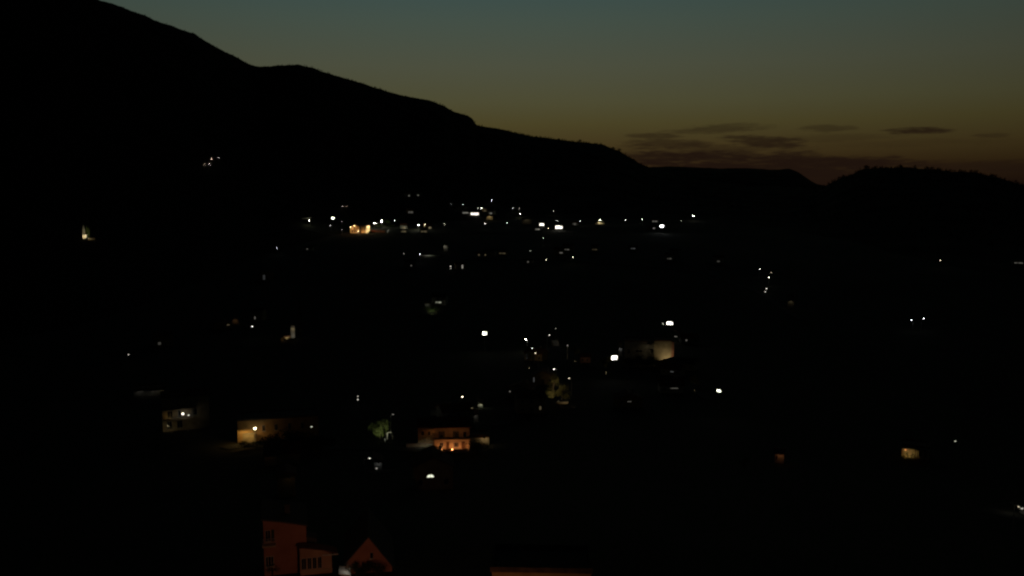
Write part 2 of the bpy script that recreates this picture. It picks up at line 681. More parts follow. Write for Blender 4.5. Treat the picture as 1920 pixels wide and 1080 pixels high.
def floodlight(px, py, wpx, hpx, L, label, col='w', h=9.0):
    P = march(px, py, h)
    D = (P - CAM).length
    w, hh = wpx * D / F, hpx * D / F
    az = math.atan2(P.x, P.y)
    t = thing('floodlight', label, 'floodlight', P - Vector((0, 0, h)), -az, 'floodlights on masts')
    MB().tube([(0, 0.3, -1.5), (0, 0.3, h - hh / 2)], [0.2, 0.13], 10).build('mast', M['metal'], t)
    b = MB().box(-w / 2 - .1, w / 2 + .1, 0.1, 0.42, h - hh / 2 - .1, h + hh / 2 + .1)
    b.build('housing', M['metal'], t)
    n = max(3, round(w / .8))
    m = max(2, round(hh / .8))
    for i in range(n):
        for j in range(m):
            x0, x1 = -w / 2 + w * i / n, -w / 2 + w * (i + 1) / n
            z0, z1 = h - hh / 2 + hh * j / m, h - hh / 2 + hh * (j + 1) / m
            cx, cz = (x0 + x1) / 2, (z0 + z1) / 2
            ed = math.hypot(2 * cx / w, 2 * (cz - h) / hh)
            if ed > 1.0:
                continue
            rx, rz_ = (x1 - x0) * .44, (z1 - z0) * .44
            q = MB()
            k = 10
            q.poly([(cx + rx * math.cos(2 * math.pi * a / k), 0.02, cz + rz_ * math.sin(2 * math.pi * a / k)) for a in range(k)])
            q.poly([(cx + rx * math.cos(2 * math.pi * a / k), 0.085, cz + rz_ * math.sin(2 * math.pi * a / k)) for a in reversed(range(k))])
            for a in range(k):
                c, d = 2 * math.pi * a / k, 2 * math.pi * (a + 1) / k
                q.poly([(cx + rx * math.cos(d), .02, cz + rz_ * math.sin(d)), (cx + rx * math.cos(c), .02, cz + rz_ * math.sin(c)),
                        (cx + rx * math.cos(c), .085, cz + rz_ * math.sin(c)), (cx + rx * math.cos(d), .085, cz + rz_ * math.sin(d))])
            q.build('lens', glow(col, L * (2.2 if ed < .45 else random.choice([.25, .5, .9, 1.4]))), t)
    return t


def garden_lamp(px, py, V, label, col='w', h=2.6, tmin=25.0):
    P = march(px, py, h, tmin)
    D = (P - CAM).length
    t = thing('garden_lamp', label, 'garden lamp', P - Vector((0, 0, h)), 0, 'garden lamps on short posts')
    MB().tube([(0, 0, -1), (0, 0, h - .2)], [0.06, 0.045], 8).build('post', M['metal'], t)
    g = MB().lathe([(0.05, -.2), (.15, -.14), (.2, 0), (.15, .14), (.06, .19)], 14, (0, 0, h))
    g.build('globe', glow(col, V * (D / PX) ** 2 / 0.12), t, smooth=True)
    MB().lathe([(.17, 0.15), (.10, .24), (.02, .27)], 12, (0, 0, h)).build('cap', M['metal'], t)
    return t


# ------------------------------------------------------------------ houses
def window(parent, x0, x1, z0, z1, y, pane=None, frame='frame', shutters=False, mull=1, sill=True, arched=False):
    """front wall lies at -y side: y is the wall plane, the window stands a little proud of it"""
    t = min(0.09, (x1 - x0) * .08)
    b = MB()
    if arched:
        n = 14
        cx, r, rz = (x0 + x1) / 2, (x1 - x0) / 2, z1 - z0
        for i in range(n):
            a, c = math.pi * i / n, math.pi * (i + 1) / n
            for (ra, rb, sg) in ((1.0, 1 - 2 * t / (x1 - x0) * 1.4, 1),):
                P = lambda an, k, yy: (cx + r * k * math.cos(an), yy, z0 + rz * k * math.sin(an))
                b.poly([P(a, ra, y - .07), P(c, ra, y - .07), P(c, rb, y - .07), P(a, rb, y - .07)][::-1])
                b.poly([P(a, rb, y - .07), P(c, rb, y - .07), P(c, rb, y), P(a, rb, y)][::-1])
                b.poly([P(a, ra, y), P(c, ra, y), P(c, ra, y - .07), P(a, ra, y - .07)][::-1])
        b.box(x0, x1, y - .07, y, z0 - t, z0 + t * .5)
        b.box(cx - t * .5, cx + t * .5, y - .065, y, z0 + t * .5, z1 - t)
    else:
        b.box(x0, x0 + t, y - .07, y, z0, z1)
        b.box(x1 - t, x1, y - .07, y, z0, z1)
        b.box(x0 + t, x1 - t, y - .07, y, z1 - t, z1)
        b.box(x0 + t, x1 - t, y - .07, y, z0, z0 + t)
        for i in range(1, mull + 1):
            c = x0 + (x1 - x0) * i / (mull + 1)
            b.box(c - t * .4, c + t * .4, y - .06, y, z0 + t, z1 - t)
    w = b.build('window', M[frame], parent)
    p = MB()
    if arched:
        n = 16
        cx, r, rz = (x0 + x1) / 2, (x1 - x0) / 2 - t * .5, z1 - z0 - t * .5
        p.poly([(cx + r * math.cos(math.pi * i / n), y - .03, z0 + rz * math.sin(math.pi * i / n)) for i in reversed(range(n + 1))])
    else:
        p.poly([(x0 + t * .5, y - .03, z0 + t * .5), (x1 - t * .5, y - .03, z0 + t * .5), (x1 - t * .5, y - .03, z1 - t * .5), (x0 + t * .5, y - .03, z1 - t * .5)])
    p.build('pane', pane or M['dark'], w)
    if sill and not arched:
        MB().box(x0 - .08, x1 + .08, y - .16, y, z0 - .09, z0 - .003).build('sill', M['frame'], w)
    if shutters:
        hw = (x1 - x0) * .48
        for a, c in ((x0 - hw - .02, x0 - .02), (x1 + .02, x1 + hw + .02)):
            q = MB().box(a, c, y - .05, y, z0 - .02, z1 + .02)
            n = 7
            for i in range(n):
                zz = z0 + (z1 - z0) * (i + .3) / n
                q.box(a + .05, c - .05, y - .065, y - .05, zz, zz + (z1 - z0) * .06)
            q.build('shutter', M['shutter'], parent)
    return w


def house_shell(t, w, dep, h, roof='side', rh=1.8, wall='white', tile='roof', over=0.45, foot=2.5, chimney=True):
    """front face at y = -dep/2, walls carried foot metres into the slope"""
    x, y = w / 2, dep / 2
    b = MB()
    if roof == 'front':
        b.prism([(-x, -foot), (x, -foot), (x, h), (0, h + rh), (-x, h)], -y, y)
    elif roof == 'side':
        n = len(b.v)
        b.box(-x, x, -y, y, -foot, h)
        for s in (-x + .001, x - .001):
            pts = [(s, -y, h), (s, y, h), (s, 0, h + rh)]
            b.poly(pts if s > 0 else pts[::-1])
    elif roof == 'shed':
        b.prism([(-x, -foot), (x, -foot), (x, h), (-x, h + rh)], -y, y)
    else:
        b.box(-x, x, -y, y, -foot, h)
    wo = b.build('wall', M[wall], t)
    q = MB()
    e = 0.003
    if roof == 'front':
        s = rh / x
        o = over
        q.prism([(-x - o, h - o * s + e), (0, h + rh + e), (x + o, h - o * s + e), (x + o, h - o * s + .2), (0, h + rh + .24), (-x - o, h - o * s + .2)], -y - o, y + o)
    elif roof == 'side':
        s = rh / y
        o = over
        pts = [(-y - o, h - o * s + e), (0, h + rh + e), (y + o, h - o * s + e), (y + o, h - o * s + .2), (0, h + rh + .24), (-y - o, h - o * s + .2)]
        n = len(pts)
        k = 0
        q.v += [(-x - o, yy, zz) for yy, zz in pts] + [(x + o, yy, zz) for yy, zz in pts]
        q.f.append(tuple(reversed(range(n))))
        q.f.append(tuple(range(n, 2 * n)))
        for i in range(n):
            j = (i + 1) % n
            q.f.append((i, j, n + j, n + i))
    elif roof == 'shed':
        s = rh / w
        o = over
        q.prism([(-x - o, h + rh + o * s + e), (x + o, h - o * s + e), (x + o, h - o * s + .2), (-x - o, h + rh + o * s + .2)], -y - o, y + o)
    else:
        q.box(-x - .15, x + .15, -y - .15, y + .15, h + e, h + .22)
        q.box(-x - .15, x + .15, -y - .15, -y + .1, h + .22, h + .5)
        q.box(-x - .15, x + .15, y - .1, y + .15, h + .22, h + .5)
        q.box(-x - .15, -x + .1, -y + .1, y - .1, h + .22, h + .5)
        q.box(x - .1, x + .15, -y + .1, y - .1, h + .22, h + .5)
    ro = q.build('roof', M[tile], t)
    if chimney:
        cx, cy = w * .22, dep * .12
        top = h + (rh if roof != 'flat' else .3) + .9
        MB().box(cx - .3, cx + .3, cy - .3, cy + .3, h - .2, top).box(cx - .38, cx + .38, cy - .38, cy + .38, top, top + .14).build('chimney', M['grey'], ro)
    return wo, ro


def door(parent, x0, x1, z1, y, mat='wood'):
    d = MB().box(x0, x1, y - .05, y, 0, z1).box(x0 - .09, x0, y - .08, y, 0, z1).box(x1, x1 + .09, y - .08, y, 0, z1).box(x0 - .09, x1 + .09, y - .08, y, z1, z1 + .1)
    d = d.build('door', M[mat], parent)
    MB().tube([(x1 - .14, y - .12, 1.0), (x1 - .14, y - .05, 1.0)], .03, 6).build('handle', M['metal'], d)
    return d


def wall_lamp(parent, x, z, y, out, power, col, glass=None):
    """hooded lamp on a bracket, open downwards"""
    b = MB().tube([(x, y, z + .1), (x, y - out, z + .25)], .03, 6)
    k = len(b.v)
    n = 14
    for r, dz in ((.04, .42), (.34, .0), (.33, -.02), (.03, .38)):
        for j in range(n):
            a = 2 * math.pi * j / n
            b.v.append((x + r * math.cos(a), y - out + r * math.sin(a), z + dz))
    for i in range(3):
        for j in range(n):
            a, c = k + i * n + j, k + i * n + (j + 1) % n
            b.f.append((a, c, c + n, a + n))
    o = b.build('wall_lamp', M['metal'], parent)
    bulb(o, (x, y - out, z + .06), power, col, .06)
    return o


def lit_house(px, py, V, label, wpx=None, hpx=None, col='y', wall='white', wz=2.0, size=None, yaw=None, roof=None, group='small houses with one lit window', arched=False, mull=1, cap=None, tmin=25.0):
    """small house whose lit window sits at the given pixel"""
    P = march(px, py, wz, tmin)
    D = (P - CAM).length
    az = math.atan2(P.x, P.y)
    ww = wpx * D / F if wpx else 1.3
    wh = hpx * D / F if hpx else 1.3
    w, dep, h = size or (random.uniform(7.5, 11), random.uniform(6.5, 8.5), random.choice([3.2, 5.6, 5.8]))
    w = max(w, ww + 1.5)
    h = max(h, wz + wh / 2 + .5)
    off = 0 if ww > w * .4 else random.uniform(-.5, .5) * (w - ww - 1)
    rz = -az + (random.uniform(-.45, .45) if yaw is None else yaw)
    root = P - Matrix.Rotation(rz, 3, 'Z') @ Vector((off, -dep / 2 - .03, wz))
    t = thing('house', label, 'house', root, rz, group)
    house_shell(t, w, dep, h, roof or random.choice(['side', 'side', 'front']), random.uniform(1.4, 2.0), wall, random.choice(['roof', 'roof', 'slate']), chimney=D < 700)
    y = -dep / 2
    L = V * (D / PX) ** 2 / (ww * wh * (0.785 if arched else .88))
    if cap:
        L = min(L, cap)
    window(t, off - ww / 2, off + ww / 2, wz - wh / 2, wz + wh / 2, y, lit_room(col, L) if ww > 3 else glow(col, L), mull=mull, arched=arched)
    # dark windows and a door where there is room
    for cx in (-w * .33, 0, w * .33):
        if abs(cx - off) > ww / 2 + 1.0:
            if cx == 0:
                door(t, -.5, .5, 2.1, y)
            else:
                window(t, cx - .5, cx + .5, 1.0, 2.3, y, shutters=False)
        if h > 5 and wz + wh / 2 < 3.6:
            window(t, cx - .5, cx + .5, 3.9, 5.1, y)
    return t


def floodlit_house(x0, x1, ytop, ybase, power, label, col='w', wall='white', roof='flat', rh=None, dep=None, lampu=0.5, out=None, wins=(), yaw=0.0, lampv=0.95, tile='roof', group='houses with a lamplit front wall', name='house', base_h=0.0, tmin=25.0):
    """house whose front wall fills the given pixel box and is lit by a hooded lamp at its top"""
    P = march((x0 + x1) / 2, ybase, base_h, tmin)
    D = (P - CAM).length
    az = math.atan2(P.x, P.y)
    w, h = (x1 - x0) * D / F / max(.5, math.cos(yaw)), (ybase - ytop) * D / F
    dep = dep or max(5.0, w * .7)
    rz = -az + yaw
    root = P + Matrix.Rotation(rz, 3, 'Z') @ Vector((0, dep / 2, 0))
    t = thing(name, label, 'house', root, rz, group)
    house_shell(t, w, dep, h, roof, rh if rh is not None else min(2.0, w * .22), wall, tile, chimney=False, over=.35, foot=3.5)
    y = -dep / 2
    for u0, u1, v0, v1 in wins:
        window(t, -w / 2 + u0 * w, -w / 2 + u1 * w, v0 * h, v1 * h, y)
    if power:
        wall_lamp(t, -w / 2 + lampu * w, lampv * h, y, out if out is not None else max(.6, .32 * min(w, h * 1.5)), power, col)
    return t, w, h, dep, D


# ================================================================== the lights of the photograph
# --- street lamps: x, y in the photograph, brightness, colour, yaw, label
MT = 'lamps high on the mountainside'
for x, y, V, lab in [
    (384, 308, .22, 'dimmest of the four tiny lamps high on the mountainside, beside the brightest'),
    (392, 308, 1.0, 'brightest of the four tiny lamps high on the dark mountainside'),
    (397, 298, .7, 'tiny lamp straight above the brightest lamp on the mountainside'),
    (410, 296, .55, 'tiny lamp standing apart at the upper end of the four on the mountainside'),
]:
    street_lamp(x, y, V, lab, 'w', group=MT)

UP = 'street lamps of the upper village'
for x, y, V, c, lab in [
    (580, 413, 14, 'g', 'bright white lamp at the end of the road bend before the upper village'),
    (619, 423, .45, 'w', 'faint lamp just under the glaring floodlight at the village edge'),
    (641, 414, .35, 'w', 'faint thin lamp uphill of the orange gabled house'),
    (641, 431, .3, 'w', 'very faint lamp low on the slope before the orange gabled house'),
    (642, 387, .6, 'w', 'brighter of a pair of faint lamps above the orange gabled house'),
    (650, 387, .28, 'w', 'dimmer of a pair of faint lamps above the orange gabled house'),
    (702, 419, 30, 'g', 'bright lamp next to the arcaded hall, below a second bright one'),
    (716, 415, 40, 'g', 'bright lamp uphill of the arcaded hall beside the green bushes'),
    (740, 414, 2.2, 'g', 'small slanting lamp between the green bushes and the twin bright lamps'),
    (761, 419, 45, 'g', 'bright lamp, first of the twin lamps past the green bushes'),
    (784, 421, 45, 'g', 'bright lamp, second of the twin lamps past the green bushes'),
    (797, 421, 3, 'g', 'small lamp immediately beyond the twin bright lamps'),
    (869, 383, 1.7, 'w', 'small clear lamp uphill of the long glowing veranda'),
    (903, 390, 1.5, 'w', 'small lamp just above the far end of the long glowing veranda'),
    (896, 391, .4, 'w', 'very faint lamp beside the one above the glowing veranda'),
    (921, 375, 1.9, 'c', 'topmost lamp of the whole upper village'),
    (833, 420, 1.1, 'w', 'lone small lamp midway between the twin lamps and the glowing veranda'),
    (846, 382, .3, 'w', 'faint lamp high up beside the clear lamp above the veranda'),
    (962, 391, 1.7, 'w', 'small lamp uphill of the tall post lamp'),
    (974, 391, .45, 'w', 'faint lamp beside the small one uphill of the tall post lamp'),
    (975, 400, 7, 'w', 'bright lamp on a tall post near the dim grey gabled house'),
    (951, 418, 1.2, 'w', 'small lamp downhill of the tall post lamp'),
    (909, 419, 1.0, 'w', 'small lamp under the yellowish lit house wall'),
    (1029, 428, 1.7, 'y', 'narrow upright lamp between the two dazzling verandas'),
    (1039, 396, 1.6, 'w', 'small lamp uphill of the two dazzling verandas'),
    (1044, 414, .5, 'w', 'faint lamp directly over the most dazzling veranda'),
    (1088, 414, 1.5, 'w', 'lone small lamp between the dazzling veranda and the tent-roofed house'),
    (1173, 412, 1.5, 'w', 'first of two equal small lamps past the tent-roofed house'),
    (1204, 411, 1.5, 'w', 'second of two equal small lamps, before the dazzling floodlight'),
    (1278, 414, .5, 'w', 'dim lamp between the dazzling floodlight and the last village lamp'),
    (1301, 405, 6, 'w', 'last bright lamp at the far end of the upper village'),
]:
    street_lamp(x, y, V, lab, c, group=UP)

MID = 'street lamps on the terraces below the upper village'
for x, y, V, c, lab in [
    (519, 465, 1.5, 'c', 'lone lamp on the dark slope below the road bend'),
    (787, 477, 3.2, 'c', 'bright lamp at the start of the lit guard rail'),
    (757, 476, .35, 'w', 'faint lamp shortly before the bright one at the guard rail'),
    (1019, 447, .9, 'w', 'lone lamp straight below the two dazzling verandas'),
    (1024, 487, .9, 'w', 'small lamp on the terrace far below the dazzling verandas'),
    (1074, 482, 1.8, 'w', 'brightest lamp on the terrace below the dazzling verandas'),
    (995, 470, .35, 'w', 'faint lamp on the dark terrace near the pair of warm windows'),
    (1425, 504, 1.5, 'w', 'upper lamp of the short string on the dark slope beneath the notch'),
    (1442, 520, 2.6, 'w', 'brightest lamp of the short string on the dark slope beneath the notch'),
    (1446, 511, .3, 'w', 'faintest lamp of the short string beneath the notch'),
    (1763, 488, .9, 'w', 'lone faint lamp on the dark hill, far above the pair'),
    (1709, 600, 3.2, 'c', 'lower lamp of the pair alone on the dark hillside'),
    (1732, 597, 3.2, 'c', 'upper lamp of the pair alone on the dark hillside'),
    (473, 612, 1.8, 'w', 'small clear lamp near the dim pinkish house wall'),
    (1243, 607, .8, 'w', 'dim lamp touching the big dazzling lamp above the yellow end wall'),
    (1791, 827, .6, 'w', 'tiny lamp just above the glowing porch'),
]:
    street_lamp(x, y, V, lab, c, group=MID)

LANE = 'street lamps along the climbing lane'
for x, y, V, c, yaw, lab in [
    (986, 636, 14, 'w', -.6, 'brightest lamp of the climbing lane, at its upper bend'),
    (998, 653, 2.0, 'w', -1.3, 'hooked lamp second from the top of the climbing lane'),
    (1004, 662, 1.3, 'w', -1.4, 'hooked lamp third from the top of the climbing lane'),
    (1030, 628, 1.6, 'w', 1.2, 'lamp curved the other way above the lane beside the stone steps'),
    (1039, 692, 2.8, 'w', -.9, 'lamp on the lane above the yellow-lit tree'),
    (1067, 709, 1.4, 'w', -.9, 'lamp on the lane past the yellow-lit tree'),
    (1064, 648, .25, 'w', 0, 'faint slim lamp across from the stone steps'),
    (1042, 616, .25, 'w', 0, 'faint slim lamp above the stone steps'),
    (867, 744, 6, 'w', .3, 'bright lamp above the two lit gables behind the orange house'),
    (851, 756, .3, 'w', 1.5, 'faint bare lamp behind the roof of the orange house'),
    (885, 765, .25, 'y', 1.5, 'faint lamp between the two lit gables'),
    (693, 859, 1.7, 'w', 1.2, 'lamp with a visible post in the dark garden under the green tree'),
    (584, 800, 1.1, 'w', -1.3, 'white lamp on a pale post at the end of the sodium-lit wall'),
    (1911, 950, 1.6, 'w', .6, 'upper lamp at the very edge of the lower village'),
    (1916, 953, 1.1, 'w', -.6, 'lower lamp at the very edge of the lower village'),
    (382, 736, .35, 'w', .6, 'faint lamp above the roof of the balcony house'),
    (241, 665, .5, 'w', .6, 'lone dim lamp on the black slope above the balcony house'),
    (737, 777, .25, 'w', .6, 'faint lamp above the green lit tree'),
]:
    street_lamp(x, y, V, lab, c, yaw, LANE)

for x, y, V, lab in [
    (671, 743, .7, 'upper globe of two garden lamps stacked on the dark slope'),
    (671, 749, 1.4, 'lower globe of two garden lamps stacked on the dark slope'),
    (1435, 547, 1.2, 'lower of two close garden lamps beneath the notch string'),
    (1437, 541, 1.3, 'upper of two close garden lamps beneath the notch string'),
    (706, 878, .9, 'small globe lamp by the garden under the green tree'),
    (845, 499, 1.0, 'upper globe of a pair on the terrace below the pillar house'),
    (845, 503, .5, 'lower globe of a pair on the terrace below the pillar house'),
]:
    garden_lamp(x, y, V, lab)

# --- floodlights and dazzling verandas
floodlight(1152, 671, 11, 8, 9, 'dazzling white floodlight beside the yellow end wall, brightest in the valley')
floodlight(1241, 424, 7, 4.5, 14, 'dazzling floodlight at the far end of the upper village', 'c')
floodlight(1256, 606, 11, 5.5, 7, 'wide dazzling floodlight on the dark rise above the yellow end wall')
floodlight(624, 409, 5.5, 4, 8, 'glaring floodlight between the road bend and the orange gabled house', 'g')
floodlight(1348, 733, 7, 4, 7, 'bright greenish floodlight alone below the yellow end wall', 'g')
floodlight(909, 625, 8, 6.5, 7, 'round bright floodlight alone in the middle of the dark valley', 'g')
lit_house(890, 401, 24, 'house with a long glowing veranda in the middle of the upper village', 15, 4, 'w', 'white', 2.6, yaw=-.1, roof='side', mull=4, group='houses with glowing verandas')
lit_house(1016, 421, 18, 'house with the smaller of two dazzling verandas in the upper village', 8, 4, 'w', 'white', 2.8, yaw=.05, roof='side', mull=2, group='houses with glowing verandas')
lit_house(1048, 426, 40, 'house with the most dazzling veranda of the upper village', 12, 5, 'w', 'white', 3.4, yaw=-.1, roof='side', mull=3, group='houses with glowing verandas')

# --- small lit windows
W = [
    # x, y, V, w, h, col, label
    (767, 367, .3, None, None, 'w', 'house with a faint window, first of two topmost above the twin lamps'),
    (784, 366, .3, None, None, 'w', 'house with a faint window, second of two topmost above the twin lamps'),
    (873, 399, .8, 10, 1.4, 'w', 'house with a thin faint window strip beside the glowing veranda'),
    (920, 400, .5, 5, 2, 'w', 'house with a faint low window over the yellowish lit wall'),
    (757, 427, .7, 6, 3, 'y', 'house with a dim window under the first twin lamp'),
    (757, 434, .4, 8, 1.4, 'y', 'house with a thin dim window strip low under the first twin lamp'),
    (795, 434, .5, 10, 1.5, 'y', 'house with a thin dim window strip under the second twin lamp'),
    (806, 427, .5, 5, 3, 'y', 'house with a dim rounded window past the twin lamps'),
    (909, 395, .35, None, None, 'y', 'house with a faint window above the yellowish lit wall'),
    (1008, 430, .8, 8, 1.6, 'w', 'house with a thin window strip below the smaller dazzling veranda'),
    (1077, 420, .35, 6, 3, 'w', 'house with a dim window just past the most dazzling veranda'),
    (1226, 428, .45, None, None, 'w', 'house with a dim window at the foot of the dazzling floodlight'),
    (1228, 415, .45, 9, 1.5, 'w', 'house with a thin window strip beside the dazzling floodlight'),
    (770, 398, .4, 9, 3, 'w', 'grey house with a broad faint window uphill of the twin lamps'),
    (576, 467, .15, None, None, 'w', 'house with a hardly visible window on the slope below the road bend'),
    (771, 498, .2, None, None, 'w', 'house with a hardly visible window below the guard rail'),
    (867, 500, 1.5, 2.6, 7, 'w', 'house with a tall slit window on the terrace beside the pair of globes'),
    (898, 478, .2, 2.5, 2.5, 'y', 'house with the first of a pair of faint warm windows'),
    (910, 478, .2, 2.5, 2.5, 'y', 'house with the second of a pair of faint warm windows'),
    (942, 475, .25, 12, 2.4, 'y', 'house with a wide faint warm window strip on the terrace'),
    (990, 491, .2, None, None, 'w', 'house with a hardly visible window low on the terrace'),
    (1052, 474, .25, 6, 2, 'w', 'house with a faint window strip above the brightest terrace lamp'),
    (1063, 468, .3, 9, 2, 'w', 'house with a faint longer window strip higher above the brightest terrace lamp'),
    (1115, 468, .15, 9, 2, 'y', 'house with a hardly visible window strip past the brightest terrace lamp'),
    (1187, 466, .18, 8, 2, 'c', 'house with a hardly visible bluish strip below the two equal lamps'),
    (1261, 477, .4, 3, 5, 'w', 'house with a faint upright window below the dazzling floodlight'),
    (1255, 485, .15, 8, 2.5, 'w', 'house with a hardly visible window row below the dazzling floodlight'),
    (1347, 490, .15, 5, 3, 'w', 'house with a hardly visible window far along the slope beneath the notch'),
    (1910, 493, .3, 12, 1.6, 'w', 'house with a faint strip window at the very edge of the dark hill'),
    (495, 520, .25, 4, 9, 'c', 'house with a hardly visible tall window alone on the black slope'),
    (428, 609, .3, 5, 1.4, 'y', 'house with a thin faint window strip beside the dim pinkish wall'),
    (478, 596, .35, 2, 5, 'w', 'house with a faint slit window above the small clear lamp'),
    (822, 567, 1.6, 11, 3, 'g', 'house with a slanting bright window row over the grassy bank'),
    (1267, 631, .55, 6, 1.6, 'w', 'house with a faint strip window above the yellow end wall'),
    (1287, 638, .3, 3, 3, 'w', 'house with a faint window just past the yellow end wall'),
    (1258, 687, .55, 4, 1.6, 'w', 'house with the shorter of two window strips below the yellow end wall'),
    (1273, 685, 2.2, 10, 3, 'w', 'house with the brighter window strip below the yellow end wall'),
    (1260, 697, .3, 7, 2, 'c', 'house with a dim bluish window strip below the yellow end wall'),
    (1264, 728, .6, 16, 1.5, 'w', 'house with a long thin window strip, far below the yellow end wall'),
    (1180, 753, .6, 8, 1.5, 'w', 'house with a short thin window strip at the bottom of the dark gardens'),
    (1001, 712, .3, 2, 9, 'c', 'house with a faint tall stair window beside the climbing lane'),
    (956, 734, .35, 3, 2.5, 'w', 'house with a faint window down beside the climbing lane'),
    (1013, 765, .6, 4, 7, 'y', 'house with a tall dim window at the foot of the climbing lane'),
    (988, 668, .4, 4, 10, 'c', 'house with a tall dim window under the hooked lane lamps'),
    (851, 793, .45, 3.5, 6, 'y', 'small house with a dim upright window just over the orange house roof'),
    (299, 644, .25, 5, 5, 'w', 'house with a hardly visible window on the slope above the balcony house'),
]
for x, y, V, w, h, c, lab in W:
    lit_house(x, y, V, lab, w, h, c, random.choice(['white', 'cream', 'grey', 'ochre']), size=(9, 6.5, 3.1) if 600 < y < 760 and x > 960 else None)
lit_house(807, 892, 26, 'dark house with a bright half-round fanlight window below the orange house', 15, 6.6, 'g', 'cream', 3.0, (8, 7, 4.8), .05, 'front', 'houses with glowing verandas', True)

# --- facades lit by a lamp
floodlit_house(832, 840, 460, 471, 45, 'pale pillar-like house wall lit on the dark terrace under the upper village', 'w', 'white', dep=7, lampu=.25)
floodlit_house(912, 924, 404, 412, 330, 'house with a yellowish lit wall just past the long glowing veranda', 'y', 'cream')
floodlit_house(978, 997, 410, 420, 70, 'dim grey gabled house beside the tall post lamp', 'y', 'grey', 'front')
floodlit_house(1117, 1133, 416, 420, 330, 'house under a lit tent-shaped roof in the upper village', 'y', 'white', 'front', 5.0)
garden_lamp(1125.5, 413, 3.2, 'bright globe in front of the tent-roofed house', h=5.4)
floodlit_house(1477, 1488, 556, 577, 10, 'tall dim pinkish house below the string beneath the notch', 'y', 'grey', lampv=.6)
floodlit_house(435, 447, 599, 608, 5, 'dim pinkish house wall on the black slope near the small clear lamp', 'y', 'rose', 'front')
floodlit_house(796, 807, 569, 577, 14, 'grey house wall above the grassy bank in mid valley', 'g', 'grey')
floodlit_house(1160, 1166, 643, 668, 10, 'narrow bluish house wall right behind the dazzling floodlight', 'c', 'grey', lampv=.6)
floodlit_house(1088, 1107, 669, 681, 1.2, 'dim reddish house between the climbing lane and the dazzling floodlight', 'y', 'pink', 'side', wins=((.15, .3, .3, .7), (.6, .75, .3, .7)))
floodlit_house(1453, 1469, 851, 869, 4, 'small dim reddish house alone below the dark hill', 'r', 'white', 'side', lampu=.6, wins=((.12, .3, .35, .75),))
floodlit_house(872.5, 883, 759, 767, 50, 'first of two small lit gables under the bright lamp behind the orange house', 'g', 'white', 'front', lampu=.3)
floodlit_house(896, 905, 756, 764, 16, 'second of two small lit gables, farther from the bright lamp', 'g', 'white', 'shed', .8, lampu=.6)
floodlit_house(882, 897, 777, 790, 5, 'dim grey house wall between the lit gables and the orange house', 'w', 'grey')
floodlit_house(808, 848, 767, 779, 10, 'long low dim house roofed in grey behind the orange house', 'g', 'grey', 'side', tile='slate', lampu=.7)
floodlit_house(975, 993, 742, 749, 6, 'house with a lit lean-to at the foot of the climbing lane', 'y', 'cream', 'shed', 1.2, lampu=.3)
floodlit_house(702, 716, 866, 880, 4, 'small dim garden house beside the lamp under the green tree', 'c', 'grey', 'shed', .8)
t, w, h, dep, D = floodlit_house(256, 304, 731, 742, 4, 'long flat-roofed dim house above the balcony house', 'w', 'grey', lampu=.2, out=1.2)
wall_lamp(t, w * .12, h * .9, -dep / 2, 1.2, 4, 'w')
wall_lamp(t, w * .4, h * .9, -dep / 2, 1.2, 2.5, 'y')
floodlit_house(522, 553, 893, 932, .8, 'tall dark ochre house behind the red house, hardly lit', 'y', 'ochre', 'front', lampu=.7)
floodlit_house(500, 560, 851, 872, .6, 'wide hardly lit house below the dark trees of the sodium wall', 'r', 'cream', 'side', lampu=.1)

# --- lit walls and rails
def low_wall(x0, y0, x1, y1, label, hpx, mat='white', cat='wall', name='low_wall', power=0, col='w', lu=.1, lift=0.0, rail=False):
    a, b = march(x0, y0, lift), march(x1, y1, lift)
    D = (a - CAM).length
    v = b - a
    L = v.length
    rz = math.atan2(v.y, v.x)
    h = hpx * D / F
    t = thing(name, label, cat, a, rz)
    sl = v.z / max(1, math.hypot(v.x, v.y))
    L = math.hypot(v.x, v.y)
    q = MB()
    if rail:
        n = max(3, int(L / 3))
        for i in range(n + 1):
            xx = L * i / n
            MB().tube([(xx, 0, sl * xx - 1.2), (xx, 0, sl * xx + h)], .06, 6).build('post', M['metal'], t)
        q.prism([(0, h * .45), (L, sl * L + h * .45), (L, sl * L + h), (0, h)], -.14, -.07)
        q.build('rail', M['canvas'], t)
    else:
        q.prism([(0, -2), (L, sl * L - 2), (L, sl * L + h), (0, h)], -.2, .2)
        q.build('wall', M[mat], t)
        c = MB().prism([(-.1, h + .003), (L + .1, sl * L + h + .003), (L + .1, sl * L + h + .14), (-.1, h + .14)], -.3, .3)
        c.build('coping', M['grey'], t)
    if power:
        wall_lamp(t, L * lu, sl * L * lu + h + 1.6, -.2, 2.2, power, col)  # hooded lamp added to light the strip
    return t


low_wall(790, 480, 826, 480.5, 'pale guard rail lit in a thin line on the terrace below the village', 1.6, rail=True, name='guard_rail', cat='guard rail', power=160, col='g', lu=.35)
low_wall(566, 411, 583, 409.5, 'pale road parapet curving away from the lamp before the upper village', 2.0, 'white', power=60, col='g', lu=.7)
low_wall(696, 434.5, 722, 435, 'low reddish terrace wall beside the arcaded hall', 3.0, 'pink', power=110, col='r', lu=.12)
low_wall(1042, 758, 1065, 757, 'low reddish wall at the foot of the yellow-lit tree', 4, 'cream', power=3, col='r', lu=.3)
low_wall(1913, 961, 1930, 968, 'short lit wall beneath the two lamps at the edge of the lower village', 4, 'grey', power=14, col='w', lu=.3)

